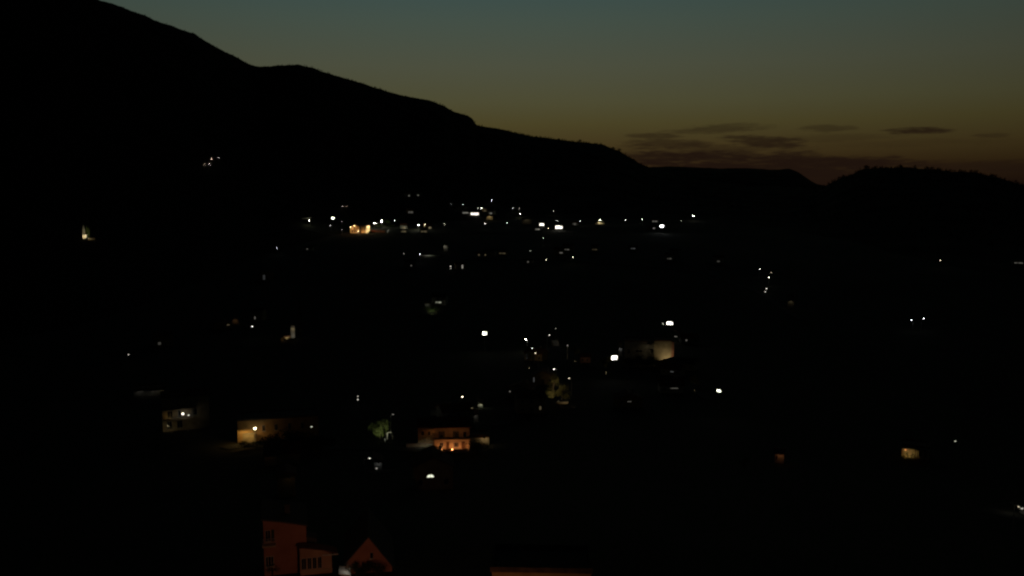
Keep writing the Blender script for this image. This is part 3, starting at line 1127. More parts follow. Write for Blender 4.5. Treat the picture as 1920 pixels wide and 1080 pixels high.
# stone steps beside the lane
P = march(1043, 650)
t = thing('stone_steps', 'pale stone steps climbing between two walls beside the lane', 'steps', P, -math.atan2(P.x, P.y) + .25)
b = MB()
for i in range(9):
    b.box(-1.4, 1.4, i * .45, 9 * .45 + .5, -1.5 if i == 0 else i * .3 + .003, (i + 1) * .3)
b.build('flight', M['grey'], t)
for s in (-1.75, 1.4):
    MB().prism([(0, 0), (0, 0)], 0, 0) if False else None
    q = MB()
    q.v += [(s, -.2, -1.5), (s + .35, -.2, -1.5), (s + .35, 4.6, -1.5), (s, 4.6, -1.5), (s, -.2, .6), (s + .35, -.2, .6), (s + .35, 4.6, 3.5), (s, 4.6, 3.5)]
    q.f += [(0, 3, 2, 1), (4, 5, 6, 7), (0, 1, 5, 4), (1, 2, 6, 5), (2, 3, 7, 6), (3, 0, 4, 7)]
    q.build('side_wall', M['stone'], t)
wall_lamp(t, 0.9, 3.6, 1.0, .3, 9, 'w')

# ------------------------------------------------------------------ the orange terrace house
t, w, h, dep, D = floodlit_house(815, 880, 801, 842, 0, 'orange lamplit two-storey house with a terrace of open doorways', 'r', 'cream', 'side', 1.6, 9, group='houses with a lamplit front wall')
m = D / F
y = -dep / 2
X = lambda px: -w / 2 + (px - 815) * m
Z = lambda py: (842 - py) * m
for a, c in ((823, 834.5), (849, 860.5)):
    window(t, X(a) + .45, X(c) - .45, Z(821), Z(808.5), y, shutters=True)
MB().box(-w / 2 - .1, w / 2 + .1, y - .6, y - .283, Z(823.8), Z(822.6)).build('balcony', M['cream'], t)  # slab added to keep light off the upper floor
window(t, X(868), X(874), Z(820), Z(809.5), y)
b = MB().box(-w / 2 - .1, w / 2 + .1, y - .28, y, Z(824), Z(822.4))
b.build('string_course', M['cream'], t)
b = MB().box(-w / 2 - .1, w / 2 + .1, y - .35, y, h - .28, h - .03)
b.build('cornice', M['cream'], t)
window(t, X(825), X(832), Z(838), Z(829), y)
window(t, X(850), X(860), Z(839), Z(829), y, mull=3)
door(t, X(838), X(842), Z(829), y)
door(t, X(865.5), X(871), Z(829), y)
b = MB().box(-w / 2 - 3, w / 2 + 2, y - 4.2, y, -3, -.02)
b.build('terrace', M['stone'], t)
b = MB()
for i in range(14):
    xx = -w / 2 + w * (i + .5) / 14
    b.tube([(xx, y - 4.0, -.02), (xx, y - 4.0, .85)], .05, 6)
b.box(-w / 2 - .5, w / 2 + .5, y - 4.06, y - 3.94, .85, .93)
b.build('railing', M['metal'], t)
for k, px in enumerate((848, 829, 876)):
    q = MB().lathe([(.05, 0), (.12, .05), (.12, .24), (.04, .3)], 12, (X(px), y - 3.98, .94))
    q.build('lantern', glow('r', [14, 6, 3][k]), t)
for px, pw in ((847, 70), (829, 36), (865, 48), (821, 28), (876, 36)):
    added_spot(t, (X(px), y - 1.5, .5), (0, 1, .35), pw, 'r', 160)
added_spot(t, (X(846), y - 3.6, .4), (0, 1, .5), 70, 'r', 150)
# its unlit wing and the annexe wall
t2, w2, h2, dep2, D2 = floodlit_house(784, 813.5, 801, 836, 15, 'dim wing adjoining the orange terrace house', 'r', 'cream', 'side', 1.3, 8, lampu=.9, wins=((.2, .4, .55, .8), (.6, .8, .55, .8)))
floodlit_house(882, 917, 818, 834, 34, 'low yellow-lit annexe beside the orange terrace house', 'y', 'cream', 'flat', dep=5, lampu=.75, out=1.4)
low_wall(762, 838, 814, 838, 'long pale garden wall leading up to the orange terrace house', 6, 'white', power=40, col='v', lu=.75)
for k, (px, py, hh, r, lab) in enumerate([
    (815, 852, 2.4, 2.0, 'dark bush before the corner of the orange terrace house'),
    (806, 853, 2.2, 2.4, 'dark bush beneath the garden wall of the orange house'),
    (888, 850, 3.6, 2.6, 'dark bush before the yellow-lit annexe'),
    (902, 850, 3.0, 3.0, 'dark bush at the end of the yellow-lit annexe'),
    (838, 854, .8, 1.4, 'small dark bush under the terrace lanterns'),
    (862, 855, .8, 1.8, 'low dark bush under the terrace of the orange house'),
]):
    make_tree('bush', lab, march(px, py), hh, r, 'leaf_dark', 60 + k, 700, .2, 'dark bushes around the orange house', low=.08, cat='bush')

# ------------------------------------------------------------------ the sodium-lit wall
t, w, h, dep, D = floodlit_house(453, 592, 786, 824, 0, 'long pale building washed orange by a sodium street lamp', 's', 'ochre', 'flat', dep=9, tile='slate', wins=((.30, .34, .45, .75), (.45, .49, .45, .75), (.62, .66, .45, .75), (.78, .82, .45, .75)))
m = D / F
house_t = t
ll = local_at(t, 478, 803, -dep / 2 - 2.6)
lp = Matrix.Translation(t.location) @ Matrix.Rotation(t.rotation_euler.z, 4, 'Z') @ ll
lp.z -= 3.3
t = thing('street_lamp', 'orange sodium street lamp on a stout post at the long pale building', 'street lamp', lp, house_t.rotation_euler.z, 'sodium street lamps')
MB().tube([(0, 0, -3), (0, 0, 3.0)], [.16, .13], 10).build('pole', M['canvas'], t)
MB().lathe([(.10, 2.98), (.30, 3.03), (.40, 3.34), (.36, 3.46), (.1, 3.56)], 14).build('lamp_head', glow('y', 9), t, smooth=True)
MB().lathe([(.42, 3.58), (.2, 3.8), (.03, 3.88)], 14).build('cap', M['metal'], t)
added_spot(t, (-.35, .1, 2.7), (-.7, .5, -1.3), 95, 'a', 95)
added_spot(t, (.35, .3, 2.6), (1, .6, -.45), 38, 's', 120)
low_wall(454, 829, 477, 829, 'orange-lit low garden wall at the foot of the sodium lamp', 15, 'cream', power=300, col='a', lu=.45)  # raised to hold the sodium glow near the ground; its lamp is added
for k, (px, py, hh, r, lab) in enumerate([
    (515, 846, 4.2, 4.4, 'dark rounded tree in front of the long orange building, nearest its lamp'),
    (545, 846, 5.8, 5.2, 'biggest dark rounded tree in front of the long orange building'),
    (577, 846, 5.4, 5.0, 'dark rounded tree by the white lamp of the long orange building'),
    (602, 846, 4.2, 4.4, 'dark rounded tree past the end of the long orange building'),
    (483, 840, 1.9, 2.2, 'low shrub catching orange light under the sodium lamp'),
    (458, 842, 2.2, 2.2, 'low dark shrub at the dark end of the orange garden wall'),
]):
    make_tree('tree', lab, march(px, py), hh, r, 'leaf_dark' if k < 4 else 'leaf', 80 + k, 1900 if k < 4 else 700, .26 if k < 4 else .18, 'trees before the long orange building', low=.05)

# ------------------------------------------------------------------ balcony house
t, w, h, dep, D = floodlit_house(312, 388, 747, 806, 0, 'two-storey balcony house lit by one white balcony lamp', 'w', 'cream', 'side', 1.2, 9, wins=((.08, .2, .08, .3), (.3, .42, .08, .3), (.62, .74, .42, .62)), group='houses with a lamplit front wall')
m = D / F
y = -dep / 2
X = lambda px: -w / 2 + (px - 312) * m
Z = lambda py: (806 - py) * m
MB().box(X(310), X(366), y - 2.0, y, Z(767.5), Z(765.5)).build('balcony_roof', M['cream'], t)
bl = MB().box(X(311), X(362), y - 2.0, y, Z(785), Z(783.2))
bl = bl.build('balcony', M['cream'], t)
r = MB()
for i in range(22):
    xx = X(311) + (X(362) - X(311)) * i / 21
    r.tube([(xx, y - 1.92, Z(783.2)), (xx, y - 1.92, Z(778.5))], .025, 5)
r.box(X(311), X(362), y - 1.96, y - 1.88, Z(778.5), Z(778))
r.build('railing', M['metal'], bl)
for px in (312, 361):
    MB().box(X(px) - .12, X(px) + .12, y - 1.95, y - 1.7, Z(783.2), Z(767.5)).build('column', M['white'], t)
window(t, X(320), X(329), Z(783), Z(770), y)
window(t, X(337), X(342), Z(783), Z(770), y)
o = MB().lathe([(.05, -.3), (.26, -.2), (.3, 0), (.2, .18), (.05, .22)], 14, (X(345), y - 2.3, Z(774))).build('balcony_lamp', glow('w', 5), t, smooth=True)
MB().tube([(X(345), y - 2.3, Z(774) + .2), (X(345), y - 1.9, Z(767) + .1)], .03, 6).build('bracket', M['metal'], o)
added_spot(t, (X(322), y - 1.2, Z(782.2)), (0, 1, .5), 8, 'a', 150)
added_spot(t, (X(320), y - 3.0, Z(800)), (0, 1, .1), 12, 'y', 150)
added_spot(t, (X(352), y - 5.0, Z(800)), (0, 1, .3), 9, 'y', 120)
o = MB().lathe([(.04, -.14), (.15, -.08), (.15, .1), (.04, .14)], 12, (X(354), y - 2.2, Z(777.5))).build('wall_lantern', glow('w', 2.0), t)

# ------------------------------------------------------------------ big building with the yellow end wall
t, w, h, dep, D = floodlit_house(1227, 1258, 640, 677, 0, 'tall block with a plain yellow-lit end wall in mid valley', 'y', 'cream', 'flat', dep=12, group='houses with a lamplit front wall')
y = -dep / 2
m = D / F
MB().box(w / 2 + .003, w / 2 + 1.1, y + .3, y + 1.4, -2, h - .4).build('corner_pier', M['pink'], t)
added_spot(t, (w * .3, y - 4.2, 1.0), (-.12, 1, .35), 330, 'y', 130)
floodlit_house(1171, 1225.5, 641, 674, 45, 'long dim wing joined to the block with the yellow end wall', 'y', 'grey', 'flat', dep=10, lampu=.85, wins=((.86, .96, .38, .62), (.38, .60, .40, .55), (.1, .2, .3, .6)))
for k, (px, py, hh, r, lab) in enumerate([
    (1180, 688, 4.3, 3.4, 'dark tree at the outer end of the dim wing beside the floodlight'),
    (1200, 688, 4.8, 3.8, 'dark tree in front of the windows of the dim wing'),
    (1221, 688, 4.9, 3.6, 'dark tree where the dim wing meets the yellow end wall'),
    (1240, 690, 2.2, 3.2, 'dark tree below the yellow end wall'),
]):
    make_tree('tree', lab, march(px, py), hh, r, 'leaf_dark', 90 + k, 1100, .28, 'dark trees before the yellow end wall', low=.06)

# ------------------------------------------------------------------ glowing porch on the dark flank
t, w, h, dep, D = floodlit_house(1695, 1737, 840, 859, 0, 'low house with a glowing orange porch alone under the dark hill', 's', 'white', 'flat', dep=6, group='houses with a lamplit front wall', wins=((.62, .72, .2, .75), (.8, .9, .2, .75)))
y = -dep / 2
MB().box(-w / 2 - .3, w / 2 + .3, y - 2.6, y, h - .05, h + .16).build('porch_roof', M['wood'], t)
for i in range(7):
    xx = -w / 2 + w * (.5 + i * .083)
    MB().box(xx - .08, xx + .08, y - 2.5, y - 2.34, -1.5, h - .06).build('porch_post', M['wood'], t)
o = MB().lathe([(.04, -.2), (.13, -.12), (.13, .1), (.04, .14)], 12, (-w * .36, y - .9, h * .72)).build('porch_lamp', glow('s', 3), t)
added_spot(t, (-w * .36, y - 2.2, .25), (.1, 1, .45), 190, 'a', 120)
for k, (u, hh, r) in enumerate(((-.28, 1.9, .5), (-.12, 2.2, .55), (-.02, 1.7, .6), (-.42, .9, .6))):
    az = math.atan2(t.location.x, t.location.y)
    q = t.location + Matrix.Rotation(-az, 3, 'Z') @ Vector((u * w, y - 1.9, 0))
    make_tree('shrub', ['tallest shrub but one silhouetted in the glowing porch', 'tallest shrub, in the middle of the glowing porch', 'shrub beside the first post of the glowing porch', 'lowest shrub at the bright end of the glowing porch'][k], q, hh, r, 'leaf', 100 + k, 260, .11, 'shrubs in the glowing porch', low=.1, cat='shrub')

# ------------------------------------------------------------------ orange houses of the upper village
t, w, h, dep, D = floodlit_house(657, 674, 425.5, 437, 0, 'orange-lit gabled house at the edge of the upper village', 's', 'cream', 'front', 2.6, 12, wins=((.15, .3, .1, .5), (.42, .58, .1, .55), (.7, .85, .1, .5), (.42, .58, .65, .9)))
y = -dep / 2
wall_lamp(t, -w * .35, h * .92, y, 1.6, 420, 's')
wall_lamp(t, w * .05, h * 1.1, y, 1.6, 420, 's')
wall_lamp(t, w * .38, h * .6, y, 1.6, 260, 's')
added_spot(t, (-w * .1, y - 6, .8), (0, 1, .5), 800, 's', 140)
for k, (u, v) in enumerate(((-.44, .97), (-.05, 1.18), (.36, .28))):
    MB().lathe([(.1, -.3), (.32, -.2), (.32, .2), (.1, .3)], 12, (w * u, y - 1.2, h * v)).build('lantern', glow('y', 14), t)
t, w, h, dep, D = floodlit_house(676.5, 693, 423, 437, 0, 'arcaded hall with a bright yellow end beside the orange gabled house', 'y', 'cream', 'flat', dep=9)
y = -dep / 2
b = MB()
n = 7
for i in range(n):
    xx = -w / 2 + w * .62 * i / (n - 1) + .4
    MB().box(xx - .28, xx + .28, y - 2.6, y - 2.0, -2, h * .72).build('column', M['cream'], t)
MB().box(-w / 2, -w / 2 + w * .62 + .8, y - 2.8, y - .003, h * .72 + .003, h * .86).build('arcade_roof', M['cream'], t)
added_spot(t, (-w * .2, y - 1.6, .6), (0, 1, .5), 200, 's', 160)
added_spot(t, (-w * .2, y - 6.0, .8), (0, 1, .4), 500, 's', 140)
wall_lamp(t, w * .33, h * .93, y, 1.5, 1600, 'y')
added_spot(t, (w * .33, y - 4.5, .8), (0, 1, .6), 2600, 'y', 120)
make_tree('bush', 'lamplit green bush at the foot of the arcaded hall, beneath its yellow end', march(693, 440), 5, 3.2, 'leaf', 120, 420, .5, low=.1, cat='bush')

# green bushes on the bank by the bright village lamps
for k, (px, py, hh, r, lab) in enumerate([
    (712, 427, 6, 4.5, 'green lit bush directly under the two bright lamps by the hall'),
    (727, 421, 7, 5, 'green lit bush between the bright lamps and the slanting lamp'),
    (745, 418, 6, 5, 'green lit bush behind the slanting lamp'),
    (752, 411, 5, 4, 'green bush highest on the bank above the slanting lamp'),
    (733, 428, 5, 5, 'low green bush beneath the slanting lamp'),
]):
    make_tree('bush', lab, march(px, py), hh, r, 'leaf', 130 + k, 420, .55, 'green bushes on the lamplit bank', low=.08, cat='bush')

gl = garden_lamp(728, 431, .1, 'added low lamp lighting the green bushes of the bank', 'g', 1.0)  # added to light the bushes
added_spot(gl, (0, -8, .5), (0, 1, .35), 2200, 'g', 150)

# ------------------------------------------------------------------ wayside shrine, far up the dark slope
P = march(159, 449)
D = (P - CAM).length
m = D / F
t = thing('wayside_shrine', 'lit white wayside shrine with a tall pointed top on the dark slope', 'shrine', P, -math.atan2(P.x, P.y))
MB().box(-3.0 * m, 3.0 * m, -2.4 * m, 2.4 * m, -2, 8.2 * m).build('base', M['white'], t)
MB().box(-3.3 * m, 3.3 * m, -2.7 * m, 2.7 * m, 8.2 * m + .003, 9.0 * m).build('ledge', M['grey'], t)
b = MB()
k = [(1.9 * m, 9.0 * m + .003), (1.7 * m, 15 * m), (1.2 * m, 20 * m), (.15 * m, 25 * m)]
b.lathe(k, 4, (-1.2 * m, 0, 0))
b.build('spire', M['white'], t, rotz=0)
added_spot(t, (-1.5 * m, -9 * m, 1.2), (0, 1, .9), 900, 'y', 110)
added_spot(t, (7 * m, -7 * m, .6), (-.15, 1, .8), 1500, 'g', 80)
added_spot(t, (11 * m, -5 * m, .4), (0, 1, .1), 110, 'y', 140)
low_wall(162, 450.5, 178, 449.5, 'short lit wall running from the foot of the wayside shrine', 3.2, 'cream')
make_tree('cypress', 'slender green cypress close behind the wayside shrine', march(163, 446.5), 21 * m, 1.6 * m, 'leaf_lit', 140, 800, .35, 'cypresses by the shrine', low=.05, style='cypress')
make_tree('cypress', 'shorter green cypress a step away from the wayside shrine', march(167, 446), 17 * m, 1.2 * m, 'leaf_lit', 141, 700, .35, 'cypresses by the shrine', low=.05, style='cypress')

# ------------------------------------------------------------------ lit column house on the black slope
t, w, h, dep, D = floodlit_house(545.5, 553, 611, 634, 0, 'narrow pale stair tower lit on the black slope', 'y', 'white', 'flat', dep=4)
wall_lamp(t, 0, h * .85, -dep / 2, 1.0, 20, 'y')
added_spot(t, (0, -dep / 2 - 2.6, .6), (0, 1, .7), 34, 'w', 110)
t, w, h, dep, D = floodlit_house(527, 545, 632, 642, 4, 'low brown annexe at the foot of the narrow stair tower', 'y', 'ochre', 'flat', dep=5, lampu=.2, wins=((.3, .45, .2, .7), (.6, .75, .2, .7)))

P = march(552, 634)
make_tree('cypress', 'tall dark cypress rising behind the narrow stair tower', P + Vector((1.5, 6.5, 0)), 68 * (P - CAM).length / F, 2.0, 'leaf', 145, 1100, .3, low=.05, style='cypress')
added_spot(t, (-w * .5 + 3.4, -4.5, .6), (.0, .5, 1), 260, 'g', 70)

# ------------------------------------------------------------------ lit trees
lt = make_tree('tree', 'drooping green tree lit from below near the long garden wall', march(713, 824), 5.8, 3.1, 'leaf_lit', 150, 1000, .2, droop=1.6, low=.3)
P = march(731, 824)
m = (P - CAM).length / F
t = thing('gate', 'pale arched gate lit beside the drooping green tree', 'gate', P, -math.atan2(P.x, P.y))
for s in (-.75, .75):
    MB().box(s - .14, s + .14, -.14, .14, -1, 1.7).build('post', M['white'], t)
b = MB()
n = 12
for i in range(n):
    a, c = math.pi * i / n, math.pi * (i + 1) / n
    b.prism([(.89 * math.cos(a), 1.703 + .6 * math.sin(a)), (.89 * math.cos(c), 1.703 + .6 * math.sin(c)), (.64 * math.cos(c), 1.703 + .38 * math.sin(c)), (.64 * math.cos(a), 1.703 + .38 * math.sin(a))][::-1], -.13, .13)
b.build('arch', M['white'], t)
q = t.location
gl = garden_lamp(722, 824, .15, 'low garden lamp added under the drooping green tree', 'g', .8)  # added to light the tree and the gate
added_spot(gl, (-1.2, -3.0, .4), (0, 1, .95), 950, 'g', 110)
added_spot(gl, (1.4, -1.6, .3), (.1, 1, .4), 9, 'y', 120)

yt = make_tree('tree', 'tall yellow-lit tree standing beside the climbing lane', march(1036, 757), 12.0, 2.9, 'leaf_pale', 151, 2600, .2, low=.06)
P = yt.location
gl = garden_lamp(1047, 752, .1, 'low path lamp added behind the yellow-lit tree', 'y', 1.4)  # added to light the tree, bush and low wall
added_spot(gl, (-1.6, -7.5, .5), (-.1, 1, .8), 2100, 'y', 62)
added_spot(gl, (.5, -3.0, .3), (.3, 1, .5), 12, 'y', 120)
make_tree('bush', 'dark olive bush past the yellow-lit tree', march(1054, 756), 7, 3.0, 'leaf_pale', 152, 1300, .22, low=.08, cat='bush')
added_spot(gl, (5.5, -6.5, .4), (-.15, 1, .45), 420, 'y', 75)
added_spot(gl, (9.5, -1.5, .3), (0, 1, .3), 26, 'r', 120)
for k, (px, py, hh, r, lab) in enumerate([
    (802, 588, 4.5, 4.5, 'olive bush on the grassy bank below the grey house wall'),
    (818, 588, 4.5, 4.5, 'olive bush on the grassy bank under the slanting window row'),
]):
    make_tree('bush', lab, march(px, py), hh, r, 'leaf', 160 + k, 700, .3, 'olive bushes on the grassy bank', low=.1, cat='bush')
for k, (px, py, hh, r, lab, pw) in enumerate([
    (992, 680, 5.0, 2.6, 'dim grey-green tree below the hooked lane lamps', 260),
    (1078, 668, 5.5, 3.0, 'dim tree next to the dim reddish house above the lane', 220),
    (1136, 690, 5.0, 3.2, 'dim olive tree beneath the dazzling valley floodlight', 300),
    (1302, 724, 4.0, 2.4, 'hardly lit tree between the yellow block and the greenish floodlight', 120),
]):
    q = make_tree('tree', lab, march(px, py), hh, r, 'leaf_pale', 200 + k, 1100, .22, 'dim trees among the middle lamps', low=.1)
    o = garden_lamp(px, py + 8, .02, ['added low lamp below the hooked lane lamps', 'added low lamp by the dim reddish house above the lane', 'added low lamp beneath the dazzling valley floodlight', 'added low lamp between the yellow block and the greenish floodlight'][k], 'y', .7)  # unseen lamp added to light the tree
    added_spot(o, (0, -1.5, .3), (0, 1, .55), pw, 'y', 90)
gl = garden_lamp(811, 584, .08, 'low lamp added between the two olive bushes', 'g', 1.0)  # added to light the grassy bank
added_spot(gl, (0, -6, .4), (0, 1, .4), 320, 'g', 130)
make_tree('bush', 'dim green bush alone near the small reddish house', march(1396, 880), 3.0, 1.4, 'leaf', 170, 500, .15, low=.1, cat='bush')
make_tree('bush', 'dim bush below the small clear lamp near the pinkish wall', march(460, 632), 4.5, 2.5, 'leaf', 171, 500, .25, low=.1, cat='bush')

# ------------------------------------------------------------------ the near houses
P = march(537, 1076)
D = (P - CAM).length
m = D / F
az = math.atan2(P.x, P.y)
t = thing('house', 'red house with a lower bay and white gutter, closest of all at the bottom edge', 'house', P, -az, 'houses close to the camera')
X = lambda px: (px - 537) * m
Z = lambda py: (1076 - py) * m
b = MB().prism([(X(501), -3), (X(572), -3), (X(572), Z(993)), (X(532), Z(983)), (X(501), Z(976))], 0, 6.5)
b.build('wall', M['pink'], t)
b = MB().prism([(X(498), Z(975.5)), (X(532), Z(982.5) + .003), (X(575), Z(993.5) + .003), (X(575), Z(993.5) + .2), (X(532), Z(982.5) + .2), (X(498), Z(975.5) + .2)], -.35, 6.9)
ro = b.build('roof', M['slate'], t)
MB().box(X(537), X(546), 2.5, 3.3, Z(986), Z(967)).box(X(536), X(547), 2.4, 3.4, Z(967), Z(965.5)).build('chimney', M['slate'], ro)
b = MB().prism([(X(560), -3), (X(613), -3), (X(613), Z(1039)), (X(597), Z(1031)), (X(566), Z(1024)), (X(560), Z(1024))], -1.6, -.003)
b.build('bay', M['rose'], t)
b = MB().prism([(X(572.3), Z(1034)), (X(590), Z(1034)), (X(590), Z(1022)), (X(572.3), Z(1017))], .6, 2.4)
b.build('side_wing', M['slate'], t)
b = MB().prism([(X(557), Z(1023)), (X(566), Z(1023.3)), (X(598), Z(1030.4)), (X(623), Z(1039.5)), (X(623), Z(1038.2)), (X(598), Z(1029)), (X(566), Z(1022)), (X(557), Z(1022))][::-1], -1.8, -.01)
rb = b.build('bay_roof', M['roof'], t)
MB().tube([(X(597), -1.87, Z(1038.2)), (X(624), -1.87, Z(1039.2))], .07, 8).build('gutter', M['canvas'], rb)
MB().box(X(560) - .05, X(613) + .05, -1.75, -1.603, Z(1066), Z(1064.5)).build('sill_band', M['cream'], t)
for a, c in ((562, 570.5), (572, 579), (580.5, 587.5), (589, 596)):
    window(t, X(a), X(c), Z(1062), Z(1041.5), -1.603, mull=1, sill=False)
window(t, X(504), X(513), Z(1015), Z(995), -.003, shutters=False)
MB().box(X(514), X(519), -.06, -.003, Z(1015), Z(994.5)).build('shutter', M['shutter'], t)
MB().box(X(499), X(521), -.9, -.003, Z(1020.5), Z(1018)).build('balcony', M['cream'], t)
b = MB()
for i in range(9):
    xx = X(499.5) + (X(520.5) - X(499.5)) * i / 8
    b.tube([(xx, -.86, Z(1018)), (xx, -.86, Z(1006))], .02, 5)
b.box(X(499), X(521), -.9, -.82, Z(1006), Z(1005.3))
b.build('railing', M['metal'], t)
window(t, X(503), X(517), Z(1060), Z(1041), -.003, mull=2)

def sodium_lamp(pos, label, power, rz=0.0, h=6.5, aim=None):
    q = copy_tree(LAMP0)
    q.location = pos
    q.rotation_euler.z = rz
    tag(q, label, 'street lamp', 'sodium street lamps')
    set_lens(q, glow('s', 30))
    bulb(q, (0, -1.22, 6.5), power, 'p', .2)
    return q


def added_street_lamp(px, d, label, power):  # added lamp, sunk out of view, that lights the near houses
    az = AZ(px)
    x, y = d * math.sin(az), d * math.cos(az)
    return sodium_lamp((x, y, ground(x, y) - 2.6), label, power, -az + math.pi)


added_street_lamp(668, 71, 'unseen sodium street lamp added to light the red house', 1000)

# gable house
Pg = march(692, 1074)
Dg = (Pg - CAM).length
m = Dg / F
azg = math.atan2(Pg.x, Pg.y)
t = thing('house', 'steep gabled house next to the red house, faintly orange in the dark', 'house', Pg, -azg, 'houses close to the camera')
X = lambda px: (px - 692) * m
Z = lambda py: (1074 - py) * m
b = MB().prism([(X(653), -3), (X(732), -3), (X(732), Z(1064)), (X(692), Z(1009)), (X(653), Z(1052))], 0, 9)
b.build('wall', M['pink'], t)
b = MB().prism([(X(648), Z(1057)), (X(692), Z(1008.3)), (X(738), Z(1071.5)), (X(738), Z(1069)), (X(692), Z(1005)), (X(648), Z(1054.6))][::-1], -.45, 9.4)
b.build('roof', M['slate'], t)
window(t, X(694), X(700), Z(1048), Z(1037), -.003, mull=0)
# awning lit from above
q = MB()
q.v += [(X(641), -2.2, Z(1057)), (X(661), -2.2, Z(1061)), (X(661), -.1, Z(1060)), (X(641), -.1, Z(1056.5)), (X(641.5), -2.25, Z(1057.6)), (X(661), -2.25, Z(1067))]
q.f += [(0, 1, 2, 3), (0, 4, 5, 1)]
ob = q.build('awning', M['canvas'], t)
wall_lamp(t, X(656), Z(1050), -.003, 1.7, 4, 'w')
# flat-roofed building whose wall top shows at the bottom edge
Pb = march(1015, 1079, 6.0)
m = (Pb - CAM).length / F
azb = math.atan2(Pb.x, Pb.y)
Pb += Vector((math.sin(azb), math.cos(azb), 0)) * 2.6
t = thing('house', 'flat-roofed building whose weathered parapet just shows along the bottom edge', 'house', Pb - Vector((0, 0, 5.75)), -azb, 'houses close to the camera')
w = 176 * m
house_shell(t, w, 5, 6.0, 'flat', 0, 'ochre', 'stone_dark', foot=2, chimney=False)
MB().box(-w / 2 + .11, w / 2 - .11, -2.39, 2.39, 6.225, 6.26).build('roof_deck', M['asphalt'], t)
for i in range(4):
    c = -w / 2 + w * (i + .5) / 4
    window(t, c - .6, c + .6, 3.4, 4.8, -2.5, shutters=True)
    window(t, c - .6, c + .6, .9, 2.3, -2.5)
added_street_lamp(1000, 68, 'unseen sodium street lamp added to light the flat-roofed building', 14)
for k, (px, py, hh, r, lab) in enumerate([  # bushes added to darken the foot of the gable wall
    (668, 1082, 1.7, 1.1, 'added dark bush at the foot of the steep gabled house, nearest the awning'),
    (684, 1083, 1.6, 1.3, 'added dark bush in the middle below the steep gable'),
    (706, 1084, 1.7, 1.4, 'added dark bush under the low end of the steep gable'),
]):
    make_tree('bush', lab, march(px, py), hh, r, 'leaf_dark', 190 + k, 600, .1, 'added dark bushes below the steep gable', low=.05, cat='bush')
make_tree('bush', 'small pale bush by the lower window of the red house', march(511, 1079), 1.6, .8, 'leaf', 180, 500, .09, low=.1, cat='bush')

# ------------------------------------------------------------------ sky
wd = bpy.data.worlds.new('World')
S.world = wd
wd.use_nodes = True
t = wd.node_tree
t.nodes.clear()
N = t.nodes.new
LK = t.links.new


def math_n(op, a, b=None, c=None, clamp=False):
    n = N('ShaderNodeMath')
    n.operation = op
    n.use_clamp = clamp
    for i, v in enumerate((a, b, c)):
        if v is None:
            continue
        if isinstance(v, (int, float)):
            n.inputs[i].default_value = v
        else:
            LK(v, n.inputs[i])
    return n.outputs[0]


tc = N('ShaderNodeTexCoord')
sep = N('ShaderNodeSeparateXYZ')
LK(tc.outputs['Generated'], sep.inputs[0])
sx, sy, sz = sep.outputs
hor = math_n('SQRT', math_n('ADD', math_n('MULTIPLY', sx, sx), math_n('MULTIPLY', sy, sy)))
slope = math_n('DIVIDE', sz, math_n('MAXIMUM', hor, 0.001))
azn = math_n('ARCTAN2', sx, sy)


def lin(c):
    return tuple(((v / 255 + .055) / 1.055) ** 2.4 if v > 10 else v / 255 / 12.92 for v in c)


def ramp(fac, stops, lo, hi):
    m = N('ShaderNodeMapRange')
    m.inputs['From Min'].default_value = lo
    m.inputs['From Max'].default_value = hi
    LK(fac, m.inputs['Value'])
    r = N('ShaderNodeValToRGB')
    r.color_ramp.interpolation = 'B_SPLINE' if False else 'LINEAR'
    e = r.color_ramp.elements
    while len(e) < len(stops):
        e.new(0.5)
    for i, (p, c) in enumerate(stops):
        e[i].position = (p - lo) / (hi - lo)
        e[i].color = (*lin(c), 1)
    LK(m.outputs[0], r.inputs['Fac'])
    return r.outputs['Color']


# afterglow: dull red-brown at the horizon, olive above it, slate blue-green overhead
glowcol = ramp(slope, [(0.0, (20, 12, 10)), (.022, (36, 23, 14)), (.04, (52, 38, 19)), (.06, (65, 53, 28)), (.085, (73, 66, 37)), (.11, (76, 74, 50)),
                       (.15, (75, 78, 62)), (.20, (67, 79, 70)), (.24, (58, 77, 75)), (.30, (40, 54, 57)), (.42, (14, 19, 22)), (1.2, (3, 4, 5))], 0.0, 1.2)
# brightest where the sun went down
faz = N('ShaderNodeMapRange')
faz.inputs['From Min'].default_value = 0.0
faz.inputs['From Max'].default_value = 1.5
faz.inputs['To Min'].default_value = 1.0
faz.inputs['To Max'].default_value = 0.12
faz.interpolation_type = 'SMOOTHSTEP'
LK(math_n('ABSOLUTE', math_n('SUBTRACT', azn, AZ(860))), faz.inputs['Value'])
sky = N('ShaderNodeTexSky')
sky.sky_type = 'NISHITA'
sky.sun_disc = False
sky.sun_elevation = R(-6)
sky.sun_rotation = AZ(860)
sky.altitude = 300
sky.air_density = 1.0
sky.dust_density = 2.0
sky.ozone_density = 1.0

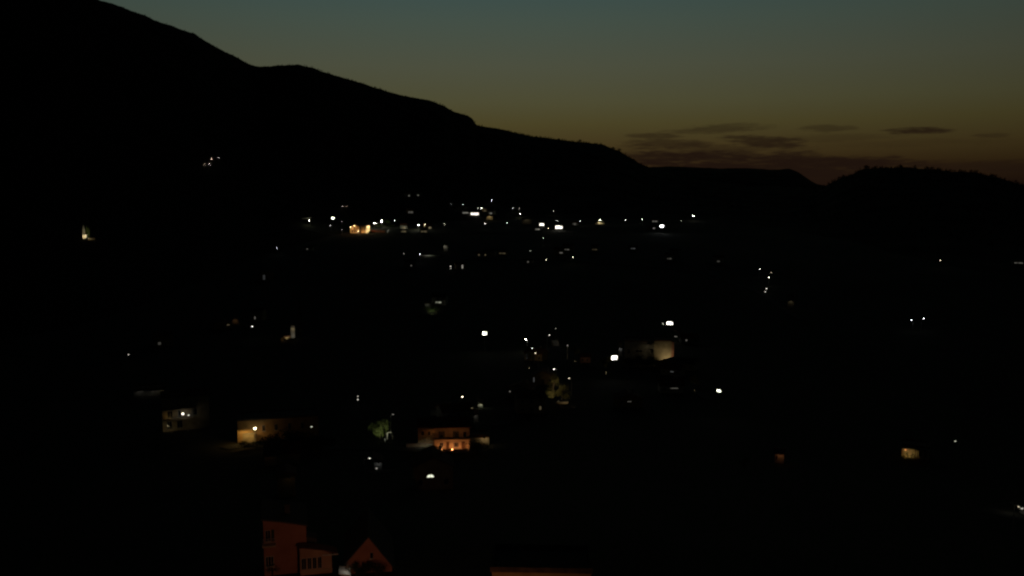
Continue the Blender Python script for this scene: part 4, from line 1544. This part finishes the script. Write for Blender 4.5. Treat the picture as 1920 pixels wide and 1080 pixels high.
# cloud streaks low over the horizon
cb = N('ShaderNodeCombineXYZ')
LK(math_n('MULTIPLY', azn, 22.0), cb.inputs[0])
LK(math_n('MULTIPLY', slope, 150.0), cb.inputs[1])
nz = N('ShaderNodeTexNoise')
nz.inputs['Scale'].default_value = 0.9
nz.inputs['Detail'].default_value = 5
nz.inputs['Roughness'].default_value = .55
LK(cb.outputs[0], nz.inputs['Vector'])
warp = math_n('SUBTRACT', nz.outputs['Fac'], 0.5)
nz2 = N('ShaderNodeTexNoise')
nz2.inputs['Scale'].default_value = 3.1
nz2.inputs['Detail'].default_value = 4
LK(cb.outputs[0], nz2.inputs['Vector'])
warp2 = math_n('SUBTRACT', nz2.outputs['Fac'], 0.5)
clear = None
for (x, y, rx, ry, a, tilt) in [
    (1345, 242, 105, 8, .5, -.035), (1222, 256, 55, 6, .55, .02), (1255, 270, 80, 10, .55, .04), (1440, 266, 85, 11, .78, .09), (1320, 280, 170, 10, .45, .02),
    (1430, 302, 270, 17, .92, .03), (1230, 296, 95, 15, .75, .04), (1620, 305, 110, 9, .88, .02), (1722, 245, 66, 6, .85, .01), (1555, 242, 60, 7, .42, .03), (1560, 258, 120, 8, .22, .0),
    (1858, 254, 36, 5, .4, .0), (1850, 312, 170, 12, .6, .05), (1390, 318, 260, 18, .92, .0), (1545, 333, 80, 24, .8, 0), (1700, 268, 200, 7, .15, 0),
]:
    a0, s0 = azsl(x, y)
    kx = (azsl(x + rx, y)[0] - a0)
    ky = ry / F
    u = math_n('DIVIDE', math_n('SUBTRACT', azn, a0), kx)
    v = math_n('DIVIDE', math_n('SUBTRACT', math_n('ADD', slope, math_n('MULTIPLY', math_n('SUBTRACT', azn, a0), tilt)), s0), ky)
    r2 = math_n('ADD', math_n('MULTIPLY', u, u), math_n('MULTIPLY', v, v))
    r2 = math_n('ADD', r2, math_n('ADD', math_n('MULTIPLY', warp, 3.4), math_n('MULTIPLY', warp2, 1.8)))
    e = N('ShaderNodeMapRange')
    e.interpolation_type = 'SMOOTHSTEP'
    e.inputs['From Min'].default_value = 1.5
    e.inputs['From Max'].default_value = 0.0
    e.inputs['To Min'].default_value = 0.0
    e.inputs['To Max'].default_value = a
    LK(r2, e.inputs['Value'])
    k = math_n('SUBTRACT', 1.0, e.outputs[0])
    clear = k if clear is None else math_n('MULTIPLY', clear, k)
cm = N('ShaderNodeMix')
cm.data_type = 'RGBA'
LK(math_n('SUBTRACT', 1.0, clear), cm.inputs['Factor'])
cc = N('ShaderNodeVectorMath')
cc.operation = 'SCALE'
LK(glowcol, cc.inputs[0])
LK(faz.outputs[0], cc.inputs['Scale'])
LK(cc.outputs[0], cm.inputs['A'])
cm.inputs['B'].default_value = (*lin((29, 18, 12)), 1)
bg = N('ShaderNodeBackground')
LK(cm.outputs['Result'], bg.inputs['Color'])
bg.inputs['Strength'].default_value = 1.0
bg2 = N('ShaderNodeBackground')
LK(sky.outputs['Color'], bg2.inputs['Color'])
bg2.inputs['Strength'].default_value = 0.01
ad = N('ShaderNodeAddShader')
LK(bg.outputs[0], ad.inputs[0])
LK(bg2.outputs[0], ad.inputs[1])
out = N('ShaderNodeOutputWorld')
LK(ad.outputs[0], out.inputs['Surface'])

# ------------------------------------------------------------------ camera and render settings
cam = bpy.data.cameras.new('camera')
co = bpy.data.objects.new('camera', cam)
COL.objects.link(co)
co.location = CAM
co.rotation_euler = (math.pi / 2 - PITCH, 0, 0)
cam.sensor_width = 36
cam.lens = 36 * F / 1920
cam.clip_start = 0.5
cam.clip_end = 30000
S.camera = co
S.view_settings.view_transform = 'Standard'
S.view_settings.look = 'None'
S.view_settings.exposure = 0
S.view_settings.gamma = 1
S.cycles.use_adaptive_sampling = False
S.cycles.use_denoising = True
S.cycles.denoiser = 'OPENIMAGEDENOISE'
S.cycles.max_bounces = 3
S.cycles.diffuse_bounces = 2
S.cycles.sample_clamp_indirect = 0.6
S.cycles.sample_clamp_direct = 0
S.cycles.filter_width = 2.3
S.cycles.use_light_tree = True
